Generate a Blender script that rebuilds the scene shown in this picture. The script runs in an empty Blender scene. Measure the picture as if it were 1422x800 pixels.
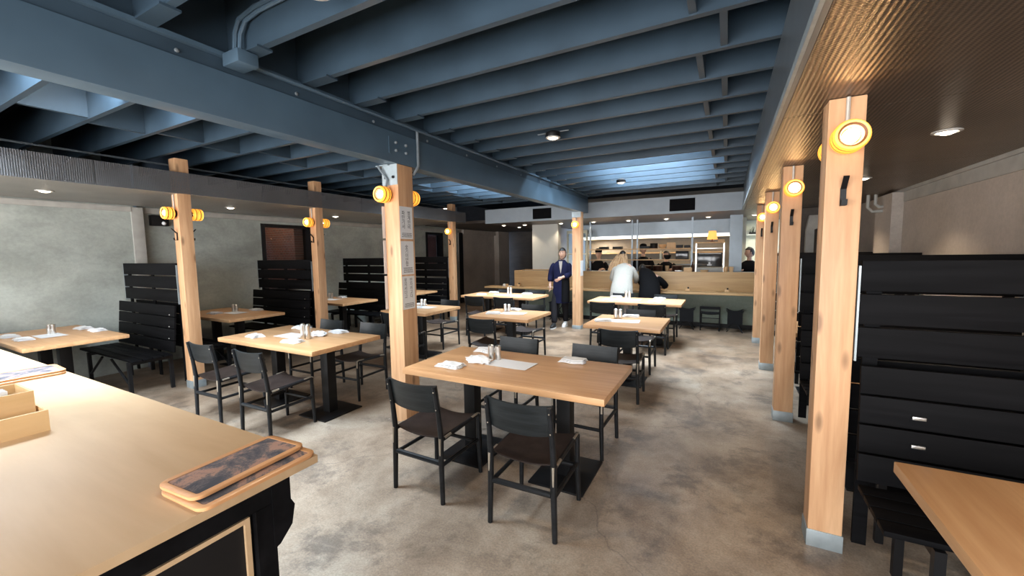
import bpy, bmesh, math, random
from mathutils import Vector, Matrix
PI = math.pi
S = bpy.context.scene
COL = S.collection
random.seed(7)

# ------------------------------------------------------------------ camera
H = 1.62
yaw, pitch, roll = -0.487688, -0.0864067, 0.0148202
fw = Vector((math.sin(yaw) * math.cos(pitch), math.cos(yaw) * math.cos(pitch), math.sin(pitch)))
rt = Vector((math.cos(yaw), -math.sin(yaw), 0))
dn = fw.cross(rt)
c_, s_ = math.cos(roll), math.sin(roll)
cr = c_ * rt + s_ * dn
cd = -s_ * rt + c_ * dn
cam = bpy.data.cameras.new('camera')
cam.sensor_width = 36
cam.lens = 36 * 562.655 / 1422
cam.clip_start = 0.02
camo = bpy.data.objects.new('camera', cam)
COL.objects.link(camo)
camo.matrix_world = Matrix(((cr.x, -cd.x, -fw.x, 0), (cr.y, -cd.y, -fw.y, 0), (cr.z, -cd.z, -fw.z, H), (0, 0, 0, 1)))
S.camera = camo

# ------------------------------------------------------------------ view, world
S.view_settings.view_transform = 'Standard'
S.view_settings.look = 'None'
S.view_settings.gamma = 1
S.view_settings.use_curve_mapping = False
S.view_settings.exposure = 0.48
S.cycles.use_denoising = True
S.cycles.max_bounces = 7
S.cycles.diffuse_bounces = 4
S.cycles.sample_clamp_indirect = 6
W = bpy.data.worlds.new('sky')
S.world = W
W.use_nodes = True
bg = W.node_tree.nodes['Background']
bg.inputs[0].default_value = (0.55, 0.72, 1.0, 1)
bg.inputs[1].default_value = 1.5


def area(name, loc, rot, sx, sy, power, col):
    l = bpy.data.lights.new(name, 'AREA')
    l.shape = 'RECTANGLE'
    l.size, l.size_y, l.energy, l.color = sx, sy, power, col
    o = bpy.data.objects.new(name, l)
    o.location, o.rotation_euler = loc, rot
    COL.objects.link(o)
    return o


# daylight through the street windows behind the camera and the skylights
DAY = (1.0, 0.98, 0.95)
area('street_window_daylight', (-2.6, -2.28, 1.45), (PI / 2, 0, 0), 9.6, 2.0, 560, DAY)
SKY = (0.76, 0.89, 1.0)
area('skylight_daylight', (-1.15, 6.80, 3.78), (0.45, 0, 0), 1.5, 2.5, 640, SKY)
area('skylight_daylight', (-3.6, 0.9, 3.78), (0.45, 0, 0), 1.5, 1.7, 650, SKY)
area('skylight_daylight', (-3.75, 6.65, 3.78), (0.45, 0, 0), 1.8, 2.2, 420, SKY)
BULB, DOWN_W = 40.0, 16.0


# ------------------------------------------------------------------ materials
def new_mat(name):
    m = bpy.data.materials.new(name)
    m.use_nodes = True
    nt = m.node_tree
    return m, nt, nt.nodes['Principled BSDF']


def nd(nt, t, **k):
    n = nt.nodes.new(t)
    for a, b in k.items():
        setattr(n, a, b)
    return n


def ramp(nt, stops):
    r = nd(nt, 'ShaderNodeValToRGB')
    e = r.color_ramp.elements
    while len(e) < len(stops):
        e.new(0.5)
    for i, (p, c) in enumerate(stops):
        e[i].position = p
        e[i].color = (*c, 1) if len(c) == 3 else c
    return r


def coords(nt, scale=(1, 1, 1), kind='Object', rot=(0, 0, 0)):
    tc = nd(nt, 'ShaderNodeTexCoord')
    mp = nd(nt, 'ShaderNodeMapping')
    mp.inputs['Scale'].default_value = scale
    mp.inputs['Rotation'].default_value = rot
    nt.links.new(tc.outputs[kind], mp.inputs[0])
    return mp.outputs[0]


def noise(nt, vec, scale=1, detail=4, rough=0.55, dist=0.0):
    n = nd(nt, 'ShaderNodeTexNoise')
    n.inputs['Scale'].default_value = scale
    n.inputs['Detail'].default_value = detail
    n.inputs['Roughness'].default_value = rough
    n.inputs['Distortion'].default_value = dist
    nt.links.new(vec, n.inputs['Vector'])
    return n.outputs[0]


def mixc(nt, fac, a, b, mode='MIX'):
    m = nd(nt, 'ShaderNodeMix', data_type='RGBA', blend_type=mode)
    for s, v in ((0, fac), (6, a), (7, b)):
        if hasattr(v, 'is_linked') or hasattr(v, 'links'):
            nt.links.new(v, m.inputs[s])
        else:
            m.inputs[s].default_value = v if s == 0 else (*v, 1)
    return m.outputs[2]


def math_(nt, op, a, b=0.0, clamp=False):
    m = nd(nt, 'ShaderNodeMath', operation=op, use_clamp=clamp)
    for i, v in enumerate((a, b)):
        if hasattr(v, 'links'):
            nt.links.new(v, m.inputs[i])
        else:
            m.inputs[i].default_value = v
    return m.outputs[0]


def bump(nt, p, h, strength=0.2, dist=0.01):
    b = nd(nt, 'ShaderNodeBump')
    b.inputs['Strength'].default_value = strength
    b.inputs['Distance'].default_value = dist
    nt.links.new(h, b.inputs['Height'])
    nt.links.new(b.outputs[0], p.inputs['Normal'])


def plain(name, col, rough=0.5, metal=0.0, var=0.12, scale=6.0, spec=0.5, bmp=0.0):
    m, nt, p = new_mat(name)
    v = coords(nt)
    n = noise(nt, v, scale, 3)
    r = ramp(nt, [(0.3, [x * (1 - var) for x in col]), (0.7, [min(1, x * (1 + var)) for x in col])])
    nt.links.new(n, r.inputs[0])
    nt.links.new(r.outputs[0], p.inputs['Base Color'])
    p.inputs['Roughness'].default_value = rough
    p.inputs['Metallic'].default_value = metal
    p.inputs['Specular IOR Level'].default_value = spec
    if bmp:
        bump(nt, p, noise(nt, v, scale * 8, 3), bmp, 0.004)
    return m


def wood(name, dark, light, axis='x', freq=14, rough=0.45, knots=False, spec=0.5, boards=0):
    m, nt, p = new_mat(name)
    f = {'x': (0.7, freq, freq), 'y': (freq, 0.7, freq), 'z': (freq, freq, 0.7)}[axis]
    v = coords(nt, f)
    n1 = noise(nt, v, 1.0, 5, 0.6, 0.6)
    f2 = [a * 4 for a in f]
    n2 = noise(nt, coords(nt, f2), 1.0, 3)
    a = math_(nt, 'ADD', math_(nt, 'MULTIPLY', n1, 0.7), math_(nt, 'MULTIPLY', n2, 0.3))
    mid = [(d + l) / 2 for d, l in zip(dark, light)]
    r = ramp(nt, [(0.36, dark), (0.5, mid), (0.64, light)])
    nt.links.new(a, r.inputs[0])
    col = r.outputs[0]
    if boards:                       # staves glued side by side
        s = {'x': (0.0, 1, 0), 'y': (1, 0, 0)}[axis]
        vb = coords(nt, [q * boards for q in s])
        wn = nd(nt, 'ShaderNodeTexWhiteNoise')
        fl = nd(nt, 'ShaderNodeVectorMath', operation='FLOOR')
        nt.links.new(vb, fl.inputs[0])
        nt.links.new(fl.outputs[0], wn.inputs[0])
        rb = ramp(nt, [(0, (0.86, 0.84, 0.82)), (1, (1.0, 1.0, 1.0))])
        nt.links.new(wn.outputs[0], rb.inputs[0])
        col = mixc(nt, 1.0, col, rb.outputs[0], 'MULTIPLY')
    if knots:
        vz = {'x': (0.9, 5, 5), 'y': (5, 0.9, 5), 'z': (7, 7, 2.2)}[axis]
        vo = nd(nt, 'ShaderNodeTexVoronoi')
        vo.inputs['Scale'].default_value = 1.0
        nt.links.new(coords(nt, vz), vo.inputs['Vector'])
        rk = ramp(nt, [(0.07, (1, 1, 1)), (0.16, (0, 0, 0))])
        nt.links.new(vo.outputs[0], rk.inputs[0])
        col = mixc(nt, math_(nt, 'MULTIPLY', rk.outputs[0], 0.75), col, [x * 0.38 for x in dark])
    nt.links.new(col, p.inputs['Base Color'])
    p.inputs['Roughness'].default_value = rough
    p.inputs['Specular IOR Level'].default_value = spec
    bump(nt, p, n2, 0.06, 0.003)
    return m


def emit(name, col, strength):
    m, nt, p = new_mat(name)
    p.inputs['Base Color'].default_value = (*col, 1)
    p.inputs['Emission Color'].default_value = (*col, 1)
    p.inputs['Emission Strength'].default_value = strength
    return m


def mesh_metal(name, col, rough, pitch_, holes=False, axes=('X', 'Y'), metal=0.8, dark=0.25):
    """expanded metal: rows of small diamond openings"""
    m, nt, p = new_mat(name)
    tc = nd(nt, 'ShaderNodeTexCoord')
    sp = nd(nt, 'ShaderNodeSeparateXYZ')
    nt.links.new(tc.outputs['Object'], sp.inputs[0])
    k = 2 * PI / pitch_
    a = math_(nt, 'MULTIPLY', sp.outputs[axes[0]], k * 0.5)
    b = math_(nt, 'MULTIPLY', sp.outputs[axes[1]], k)
    w = math_(nt, 'MULTIPLY', math_(nt, 'SINE', math_(nt, 'ADD', a, b)), math_(nt, 'SINE', math_(nt, 'SUBTRACT', a, b)))
    h = math_(nt, 'GREATER_THAN', w, 0.15)
    n = noise(nt, coords(nt), 1.3, 3)
    r = ramp(nt, [(0.3, [x * 0.8 for x in col]), (0.7, [x * 1.15 for x in col])])
    nt.links.new(n, r.inputs[0])
    nt.links.new(mixc(nt, h, r.outputs[0], [x * dark for x in col]), p.inputs['Base Color'])
    p.inputs['Roughness'].default_value = rough
    p.inputs['Metallic'].default_value = metal
    bump(nt, p, w, 0.35, 0.004)
    if holes:
        nt.links.new(math_(nt, 'SUBTRACT', 1.0, math_(nt, 'MULTIPLY', h, 0.85)), p.inputs['Alpha'])
    return m


def concrete_floor():
    m, nt, p = new_mat('stained_concrete')
    v = coords(nt)
    a = noise(nt, v, 1.3, 9, 0.72, 0.15)
    r = ramp(nt, [(0.32, (0.125, 0.096, 0.073)), (0.44, (0.255, 0.20, 0.153)), (0.54, (0.34, 0.276, 0.216)), (0.68, (0.43, 0.375, 0.31))])
    nt.links.new(a, r.inputs[0])
    b = noise(nt, v, 2.3, 9, 0.72, 0.25)                    # dark worn patches
    rb = ramp(nt, [(0.515, (0, 0, 0)), (0.62, (1, 1, 1))])
    nt.links.new(b, rb.inputs[0])
    col = mixc(nt, math_(nt, 'MULTIPLY', rb.outputs[0], 0.7), r.outputs[0], (0.11, 0.092, 0.08))
    g = noise(nt, v, 90, 3, 0.7)                          # fine aggregate
    rg = ramp(nt, [(0.35, (0.78, 0.78, 0.78)), (0.65, (1.15, 1.13, 1.1))])
    nt.links.new(g, rg.inputs[0])
    col = mixc(nt, 1.0, col, rg.outputs[0], 'MULTIPLY')
    vo = nd(nt, 'ShaderNodeTexVoronoi', feature='DISTANCE_TO_EDGE')   # hairline cracks
    vo.inputs['Scale'].default_value = 0.42
    wv = nd(nt, 'ShaderNodeVectorMath', operation='ADD')
    nz = nd(nt, 'ShaderNodeTexNoise')
    nz.inputs['Scale'].default_value = 2.3
    nz.inputs['Detail'].default_value = 5
    nt.links.new(v, nz.inputs['Vector'])
    sc = nd(nt, 'ShaderNodeVectorMath', operation='SCALE')
    sc.inputs['Scale'].default_value = 0.6
    nt.links.new(nz.outputs['Color'], sc.inputs[0])
    nt.links.new(v, wv.inputs[0])
    nt.links.new(sc.outputs[0], wv.inputs[1])
    nt.links.new(wv.outputs[0], vo.inputs['Vector'])
    rc = ramp(nt, [(0.0, (1, 1, 1)), (0.0035, (0, 0, 0))])
    nt.links.new(vo.outputs[0], rc.inputs[0])
    col = mixc(nt, math_(nt, 'MULTIPLY', rc.outputs[0], 0.4), col, (0.06, 0.05, 0.045))
    vs = nd(nt, 'ShaderNodeTexVoronoi')                   # pale chips and paint drops
    vs.inputs['Scale'].default_value = 5.0
    nt.links.new(v, vs.inputs['Vector'])
    rs = ramp(nt, [(0.05, (1, 1, 1)), (0.075, (0, 0, 0))])
    nt.links.new(vs.outputs[0], rs.inputs[0])
    col = mixc(nt, math_(nt, 'MULTIPLY', rs.outputs[0], math_(nt, 'GREATER_THAN', noise(nt, v, 1.7, 2), 0.56)), col, (0.5, 0.47, 0.42))
    # browner towards back and left; the colour also paints in the weaker light there
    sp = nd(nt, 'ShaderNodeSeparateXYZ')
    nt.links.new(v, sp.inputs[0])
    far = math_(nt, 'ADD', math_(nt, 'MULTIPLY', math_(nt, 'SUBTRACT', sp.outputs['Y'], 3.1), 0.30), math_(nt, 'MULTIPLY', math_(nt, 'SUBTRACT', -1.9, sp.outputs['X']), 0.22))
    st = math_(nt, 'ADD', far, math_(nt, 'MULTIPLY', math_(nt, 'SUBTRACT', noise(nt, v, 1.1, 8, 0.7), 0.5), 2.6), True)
    brown_shade = mixc(nt, math_(nt, 'MULTIPLY', st, 0.85), (1, 1, 1), (0.60, 0.50, 0.41))
    col = mixc(nt, 1.0, col, brown_shade, 'MULTIPLY')
    nt.links.new(col, p.inputs['Base Color'])
    rr = ramp(nt, [(0.3, (0.30,) * 3), (0.7, (0.52,) * 3)])
    nt.links.new(noise(nt, v, 1.6, 5), rr.inputs[0])
    nt.links.new(rr.outputs[0], p.inputs['Roughness'])
    p.inputs['Specular IOR Level'].default_value = 0.5
    bump(nt, p, g, 0.06, 0.003)
    return m


def plaster(name, c1, c2, stroke=(0.5, 0.7, 2.2)):
    m, nt, p = new_mat(name)
    a = noise(nt, coords(nt, stroke), 1.2, 8, 0.66, 0.35)
    r = ramp(nt, [(0.32, c1), (0.62, c2)])
    nt.links.new(a, r.inputs[0])
    g = noise(nt, coords(nt), 24, 4, 0.7)
    rg = ramp(nt, [(0.3, (0.9, 0.9, 0.9)), (0.7, (1.06, 1.06, 1.06))])
    nt.links.new(g, rg.inputs[0])
    nt.links.new(mixc(nt, 1.0, r.outputs[0], rg.outputs[0], 'MULTIPLY'), p.inputs['Base Color'])
    p.inputs['Roughness'].default_value = 0.6
    bump(nt, p, a, 0.15, 0.01)
    return m


def brick():
    m, nt, p = new_mat('old_brick')
    b = nd(nt, 'ShaderNodeTexBrick')
    b.inputs['Scale'].default_value = 5
    b.inputs['Color1'].default_value = (0.16, 0.06, 0.04, 1)
    b.inputs['Color2'].default_value = (0.10, 0.045, 0.035, 1)
    b.inputs['Mortar'].default_value = (0.16, 0.13, 0.11, 1)
    nt.links.new(coords(nt, (1, 1, 1), 'Object', (PI / 2, 0, 0)), b.inputs[0])
    nt.links.new(b.outputs[0], p.inputs['Base Color'])
    p.inputs['Roughness'].default_value = 0.85
    return m


def inlay_mat():
    m, nt, p = new_mat('worn_slate_inlay')
    v = coords(nt)
    a = noise(nt, v, 16, 5, 0.6, 0.8)
    b = noise(nt, coords(nt, (1, 1, 1)), 220, 2)
    r = ramp(nt, [(0.40, (0.05, 0.053, 0.068)), (0.50, (0.12, 0.105, 0.112)), (0.58, (0.33, 0.20, 0.155))])
    nt.links.new(math_(nt, 'ADD', math_(nt, 'MULTIPLY', a, 0.8), math_(nt, 'MULTIPLY', b, 0.2)), r.inputs[0])
    nt.links.new(r.outputs[0], p.inputs['Base Color'])
    p.inputs['Roughness'].default_value = 0.65
    p.inputs['Specular IOR Level'].default_value = 0.2
    return m


def glass_mat(name, col=(0.9, 0.95, 0.95), rough=0.05):
    m, nt, p = new_mat(name)
    p.inputs['Base Color'].default_value = (*col, 1)
    p.inputs['Transmission Weight'].default_value = 1.0
    p.inputs['Roughness'].default_value = rough
    p.inputs['IOR'].default_value = 1.1
    return m


M = dict(
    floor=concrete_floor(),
    plaster=plaster('trowelled_plaster', (0.24, 0.26, 0.238), (0.40, 0.43, 0.395), (0.8, 0.9, 1.5)),
    plaster_warm=plaster('brown_plaster', (0.37, 0.315, 0.27), (0.48, 0.42, 0.365), (0.9, 0.9, 0.9)),
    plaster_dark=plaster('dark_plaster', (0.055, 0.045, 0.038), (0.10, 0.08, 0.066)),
    trim=plain('pale_trim', (0.36, 0.35, 0.32), 0.6),
    white=plain('white_paint', (0.52, 0.53, 0.50), 0.6, var=0.03),
    cream=plain('cream_paint', (0.62, 0.62, 0.50), 0.6, var=0.05),
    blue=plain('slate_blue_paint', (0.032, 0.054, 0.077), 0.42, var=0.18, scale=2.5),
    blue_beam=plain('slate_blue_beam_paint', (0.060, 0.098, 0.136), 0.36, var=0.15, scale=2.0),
    deck=plain('dark_roof_deck', (0.007, 0.011, 0.022), 0.7, var=0.2),
    fascia=plain('blue_grey_fascia_paint', (0.30, 0.35, 0.40), 0.5, var=0.04),
    mesh_bronze=mesh_metal('bronze_expanded_metal', (0.27, 0.21, 0.16), 0.36, 0.021),
    mesh_grey=mesh_metal('grey_expanded_metal', (0.20, 0.20, 0.21), 0.42, 0.016, True, ('Y', 'Z'), 0.6),
    mesh_left=mesh_metal('taupe_expanded_metal', (0.36, 0.34, 0.31), 0.42, 0.018, False, ('X', 'Y'), 0.5, 0.5),
    bronze=plain('bronze_sheet', (0.16, 0.125, 0.10), 0.4, 0.6, 0.1, 1.5),
    fir=wood('light_fir', (0.50, 0.26, 0.125), (0.70, 0.43, 0.24), 'z', 9, 0.5, True),
    oak=wood('oiled_oak', (0.56, 0.30, 0.14), (0.71, 0.425, 0.22), 'x', 12, 0.36, False, 0.32, 9),
    oak_y=wood('pale_oak', (0.50, 0.27, 0.125), (0.66, 0.40, 0.205), 'y', 9, 0.33, False, 0.5, 8),
    bar=wood('blond_bar_oak', (0.47, 0.29, 0.135), (0.60, 0.40, 0.20), 'x', 10, 0.42),
    birch=wood('birch_plywood', (0.47, 0.315, 0.175), (0.57, 0.40, 0.24), 'x', 4.5, 0.42),
    boxply=wood('thin_ply', (0.58, 0.37, 0.17), (0.68, 0.46, 0.235), 'y', 10, 0.5),
    traywood=wood('orange_willow_wood', (0.48, 0.23, 0.095), (0.62, 0.33, 0.15), 'x', 14, 0.35),
    inlay=inlay_mat(),
    black=wood('black_stained_wood', (0.006, 0.0068, 0.008), (0.014, 0.0155, 0.018), 'x', 16, 0.42, spec=0.28),
    blackslat=wood('black_slat_wood', (0.0028, 0.0028, 0.0033), (0.0065, 0.0065, 0.0075), 'x', 12, 0.6, spec=0.06),
    blackback=wood('black_bent_ply', (0.0065, 0.0085, 0.0095), (0.021, 0.0255, 0.028), 'x', 22, 0.38, spec=0.3),
    leather=plain('dark_brown_leather', (0.024, 0.0165, 0.0145), 0.5, var=0.3, scale=20, spec=0.3),
    canvas=plain('black_canvas', (0.012, 0.012, 0.013), 0.8, spec=0.08),
    steelblack=plain('black_steel', (0.007, 0.007, 0.0078), 0.45, 0.0, spec=0.25),
    brass=plain('worn_joint_metal', (0.42, 0.37, 0.30), 0.38, 0.6),
    steel=plain('brushed_steel', (0.74, 0.73, 0.70), 0.28, 1.0, 0.05, 20),
    steelgrey=plain('grey_kitchen_steel', (0.19, 0.22, 0.245), 0.38, 0.7, 0.1, 3),
    galv=plain('galvanised_plate', (0.33, 0.38, 0.40), 0.45, 0.5, 0.12, 12),
    conduit=plain('grey_conduit', (0.22, 0.25, 0.27), 0.4, 0.4),
    pale_conduit=plain('pale_conduit', (0.50, 0.46, 0.40), 0.4, 0.2),
    napkin=plain('white_napkin', (0.80, 0.81, 0.82), 0.8, var=0.04, bmp=0.1),
    paper=plain('white_paper', (0.78, 0.80, 0.83), 0.6, var=0.02),
    poster=plain('poster_paper', (0.70, 0.69, 0.68), 0.65, var=0.03),
    ink=plain('black_ink', (0.02, 0.02, 0.02), 0.6),
    amber=emit('lit_amber_glass', (1.0, 0.40, 0.045), 0.75),
    amberdark=plain('dark_amber_reflector', (0.075, 0.026, 0.004), 0.5),
    bulb=emit('lit_bulb', (1.0, 0.66, 0.30), BULB),
    rim=emit('lit_amber_rim', (1.0, 0.55, 0.10), 1.1),
    diffuser=emit('lit_downlight', (1.0, 0.86, 0.68), 6),
    strip=emit('lit_strip', (1.0, 0.80, 0.52), 3.0),
    ring=plain('downlight_ring', (0.5, 0.48, 0.45), 0.4),
    green=plaster('green_grey_panel', (0.17, 0.215, 0.175), (0.25, 0.30, 0.25)),
    brick=brick(),
    redwood=plain('dark_red_board', (0.16, 0.06, 0.042), 0.6, var=0.3, scale=3),
    void=plain('dark_opening', (0.004, 0.004, 0.005), 0.8, spec=0.1),
    glass=glass_mat('window_glass'),
    skin=plain('skin', (0.55, 0.33, 0.24), 0.5, var=0.05),
    navy=plain('navy_cotton', (0.009, 0.010, 0.032), 0.8, var=0.2, spec=0.08),
    blackcloth=plain('black_cloth', (0.006, 0.006, 0.007), 0.85, spec=0.08),
    trousers=plain('dark_trousers', (0.016, 0.015, 0.017), 0.85, spec=0.08),
    greyshirt=plain('grey_shirt', (0.35, 0.31, 0.28), 0.8),
    cream_knit=plain('cream_knit', (0.46, 0.45, 0.41), 0.9, var=0.06, scale=40, bmp=0.3),
    blond=wood('blond_hair', (0.24, 0.125, 0.055), (0.62, 0.43, 0.25), 'z', 30, 0.5),
    darkhair=plain('dark_hair', (0.012, 0.009, 0.008), 0.5),
    shoeblack=plain('black_shoe', (0.01, 0.01, 0.01), 0.5),
    shoewhite=plain('white_shoe', (0.65, 0.65, 0.63), 0.6),
    shade=emit('lit_orange_shade', (1.0, 0.50, 0.12), 0.75),
    screen=plain('dark_glass', (0.02, 0.022, 0.025), 0.12),
    copper=plain('dark_copper', (0.10, 0.045, 0.03), 0.35, 0.6),
    palewood=wood('pale_small_wood', (0.60, 0.36, 0.17), (0.74, 0.50, 0.27), 'z', 20, 0.5),
    leaf=plain('dark_leaf', (0.03, 0.05, 0.025), 0.6),
    kitchen_tile=plain('warm_kitchen_wall', (0.30, 0.25, 0.195), 0.45, var=0.08),
    concrete_sign=plain('faded_green_mark', (0.20, 0.24, 0.19), 0.5),
)


# ------------------------------------------------------------------ mesh builder
class MB:
    def __init__(self):
        self.bm = bmesh.new()

    def _add(self, src, mat=None):
        vm = {}
        for v in src.verts:
            vm[v] = self.bm.verts.new(mat @ v.co if mat else v.co)
        for f in src.faces:
            try:
                self.bm.faces.new([vm[v] for v in f.verts])
            except ValueError:
                pass
        src.free()

    def box(self, x0, x1, y0, y1, z0, z1, bev=0.0, mat=None):
        b = bmesh.new()
        bmesh.ops.create_cube(b, size=1)
        for v in b.verts:
            v.co = Vector(((x0 + x1) / 2 + v.co.x * (x1 - x0), (y0 + y1) / 2 + v.co.y * (y1 - y0), (z0 + z1) / 2 + v.co.z * (z1 - z0)))
        if bev:
            bmesh.ops.bevel(b, geom=b.edges[:], offset=bev, segments=2, affect='EDGES', profile=0.6)
        self._add(b, mat)
        return self

    def bar(self, p0, p1, w, d, bev=0.0, up=(0, 0, 1)):
        """rectangular bar from p0 to p1"""
        p0, p1 = Vector(p0), Vector(p1)
        z = (p1 - p0)
        L = z.length
        z.normalize()
        up = Vector(up)
        if abs(z.dot(up)) > 0.99:
            up = Vector((0, 1, 0))
        x = up.cross(z).normalized()
        y = z.cross(x)
        m = Matrix(((x.x, y.x, z.x, p0.x), (x.y, y.y, z.y, p0.y), (x.z, y.z, z.z, p0.z), (0, 0, 0, 1)))
        return self.box(-w / 2, w / 2, -d / 2, d / 2, 0, L, bev, m)

    def tube(self, pts, r, n=10, cap=True):
        pts = [Vector(p) for p in pts]
        rs = r if isinstance(r, (list, tuple)) else [r] * len(pts)
        rings = []
        prev = None
        for i, p in enumerate(pts):
            a = pts[max(i - 1, 0)]
            b = pts[min(i + 1, len(pts) - 1)]
            t = (b - a).normalized()
            if prev is None:
                u = Vector((0, 0, 1)) if abs(t.z) < 0.9 else Vector((1, 0, 0))
                x = t.cross(u).normalized()
            else:
                x = (prev - t * prev.dot(t)).normalized()
            prev = x
            y = t.cross(x)
            rings.append([self.bm.verts.new(p + (x * math.cos(2 * PI * k / n) + y * math.sin(2 * PI * k / n)) * rs[i]) for k in range(n)])
        for a, b in zip(rings, rings[1:]):
            for k in range(n):
                self.bm.faces.new((a[k], a[(k + 1) % n], b[(k + 1) % n], b[k]))
        if cap:
            self.bm.faces.new(rings[0][::-1])
            self.bm.faces.new(rings[-1])
        return self

    def lathe(self, prof, n=20, mat=None, cap=True):
        """profile of (radius, z) turned about z"""
        mat = mat or Matrix()
        rings = []
        for r, z in prof:
            rings.append([self.bm.verts.new(mat @ Vector((r * math.cos(2 * PI * k / n), r * math.sin(2 * PI * k / n), z))) for k in range(n)])
        for a, b in zip(rings, rings[1:]):
            for k in range(n):
                self.bm.faces.new((a[k], a[(k + 1) % n], b[(k + 1) % n], b[k]))
        if cap:
            self.bm.faces.new(rings[0][::-1])
            self.bm.faces.new(rings[-1])
        return self

    def prism(self, poly, z0, z1, mat=None):
        """polygon in xy extruded along z"""
        mat = mat or Matrix()
        a = [self.bm.verts.new(mat @ Vector((x, y, z0))) for x, y in poly]
        b = [self.bm.verts.new(mat @ Vector((x, y, z1))) for x, y in poly]
        n = len(poly)
        self.bm.faces.new(a[::-1])
        self.bm.faces.new(b)
        for i in range(n):
            self.bm.faces.new((a[i], a[(i + 1) % n], b[(i + 1) % n], b[i]))
        return self

    def slab(self, fn, nu, nv, th):
        """curved sheet: fn(u,v)->Vector, thickened along its normal"""
        P = [[Vector(fn(i / nu, j / nv)) for j in range(nv + 1)] for i in range(nu + 1)]
        top, bot = [], []
        for i in range(nu + 1):
            rt_, rb = [], []
            for j in range(nv + 1):
                du = P[min(i + 1, nu)][j] - P[max(i - 1, 0)][j]
                dv = P[i][min(j + 1, nv)] - P[i][max(j - 1, 0)]
                nn = du.cross(dv).normalized() * th / 2
                rt_.append(self.bm.verts.new(P[i][j] + nn))
                rb.append(self.bm.verts.new(P[i][j] - nn))
            top.append(rt_)
            bot.append(rb)
        F = self.bm.faces.new
        for i in range(nu):
            for j in range(nv):
                F((top[i][j], top[i + 1][j], top[i + 1][j + 1], top[i][j + 1]))
                F((bot[i][j], bot[i][j + 1], bot[i + 1][j + 1], bot[i + 1][j]))
        for i in range(nu):
            F((top[i][0], bot[i][0], bot[i + 1][0], top[i + 1][0]))
            F((top[i][nv], top[i + 1][nv], bot[i + 1][nv], bot[i][nv]))
        for j in range(nv):
            F((top[0][j], top[0][j + 1], bot[0][j + 1], bot[0][j]))
            F((top[nu][j], bot[nu][j], bot[nu][j + 1], top[nu][j + 1]))
        return self

    def ball(self, c, r, n=16):
        b = bmesh.new()
        bmesh.ops.create_uvsphere(b, u_segments=n, v_segments=max(6, n // 2), radius=1)
        r = r if isinstance(r, (list, tuple)) else (r, r, r)
        for v in b.verts:
            v.co = Vector((c[0] + v.co.x * r[0], c[1] + v.co.y * r[1], c[2] + v.co.z * r[2]))
        self._add(b)
        return self

    def mesh(self, name, mat):
        bmesh.ops.recalc_face_normals(self.bm, faces=self.bm.faces[:])
        me = bpy.data.meshes.new(name)
        self.bm.to_mesh(me)
        self.bm.free()
        me.materials.append(M[mat])
        for p in me.polygons:
            p.use_smooth = True
        me.set_sharp_from_angle(angle=math.radians(38))
        return me

    def build(self, name, mat, parent=None, loc=None):
        o = bpy.data.objects.new(name, self.mesh(name, mat))
        COL.objects.link(o)
        if parent:
            o.parent = parent
        if loc:
            o.location = loc
        return o


def tag(o, label, cat, group=None, kind=None):
    o['label'], o['category'] = label, cat
    if group:
        o['group'] = group
    if kind:
        o['kind'] = kind
    return o


def thing(name, label, cat, loc=(0, 0, 0), rz=0.0, group=None):
    o = bpy.data.objects.new(name, None)
    o.empty_display_size = 0.05
    o.location = loc
    o.rotation_euler = (0, 0, rz)
    COL.objects.link(o)
    return tag(o, label, cat, group)


def struct(name, mb, mat, parent=None):
    o = mb.build(name, mat, parent)
    if not parent:
        o['kind'] = 'structure'
    return o


KIDS = {}


def copy_tree(o, label=None, loc=None, rz=None, group=None, parent=None):
    kids = [c for c in bpy.data.objects if c.parent == o] if o.name not in KIDS else KIDS[o.name]
    KIDS[o.name] = kids
    c = o.copy()
    COL.objects.link(c)
    c.parent = parent
    if label:
        c['label'] = label
    if group:
        c['group'] = group
    if loc is not None:
        c.location = loc
    if rz is not None:
        c.rotation_euler = (0, 0, rz)
    for k in kids:
        copy_tree(k, parent=c)
    return c


def pointlight(name, loc, power, col, r=0.04, parent=None):
    l = bpy.data.lights.new(name, 'POINT')
    l.energy, l.color, l.shadow_soft_size = power, col, r
    o = bpy.data.objects.new(name, l)
    o.location = loc
    COL.objects.link(o)
    if parent:
        o.parent = parent
    return o


WARM = (1.0, 0.62, 0.28)
DOWN = (1.0, 0.80, 0.58)

# ================================================================== SETTING
YF, YB = -2.3, 14.6          # street wall, far back wall
XL, XR = -7.75, 2.0
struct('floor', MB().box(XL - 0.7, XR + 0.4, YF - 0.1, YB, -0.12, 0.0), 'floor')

# roof deck with three openings under the skylights, joists carried by it
DZ = 3.24
holes = [(-1.85, -0.45, 5.8, 8.0), (-4.35, -2.92, 0.25, 1.72), (-4.7, -2.9, 5.75, 7.7)]


def decked(x0, x1, y0, y1, hs):
    mb = MB()
    ys = sorted({y0, y1, *[h[2] for h in hs], *[h[3] for h in hs]})
    for a, b in zip(ys, ys[1:]):
        cut = sorted([(h[0], h[1]) for h in hs if h[2] <= a and h[3] >= b])
        x = x0
        for h0, h1 in cut:
            if h0 > x:
                mb.box(x, h0, a, b, DZ, DZ + 0.12)
            x = h1
        if x < x1:
            mb.box(x, x1, a, b, DZ, DZ + 0.12)
    return mb


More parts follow.
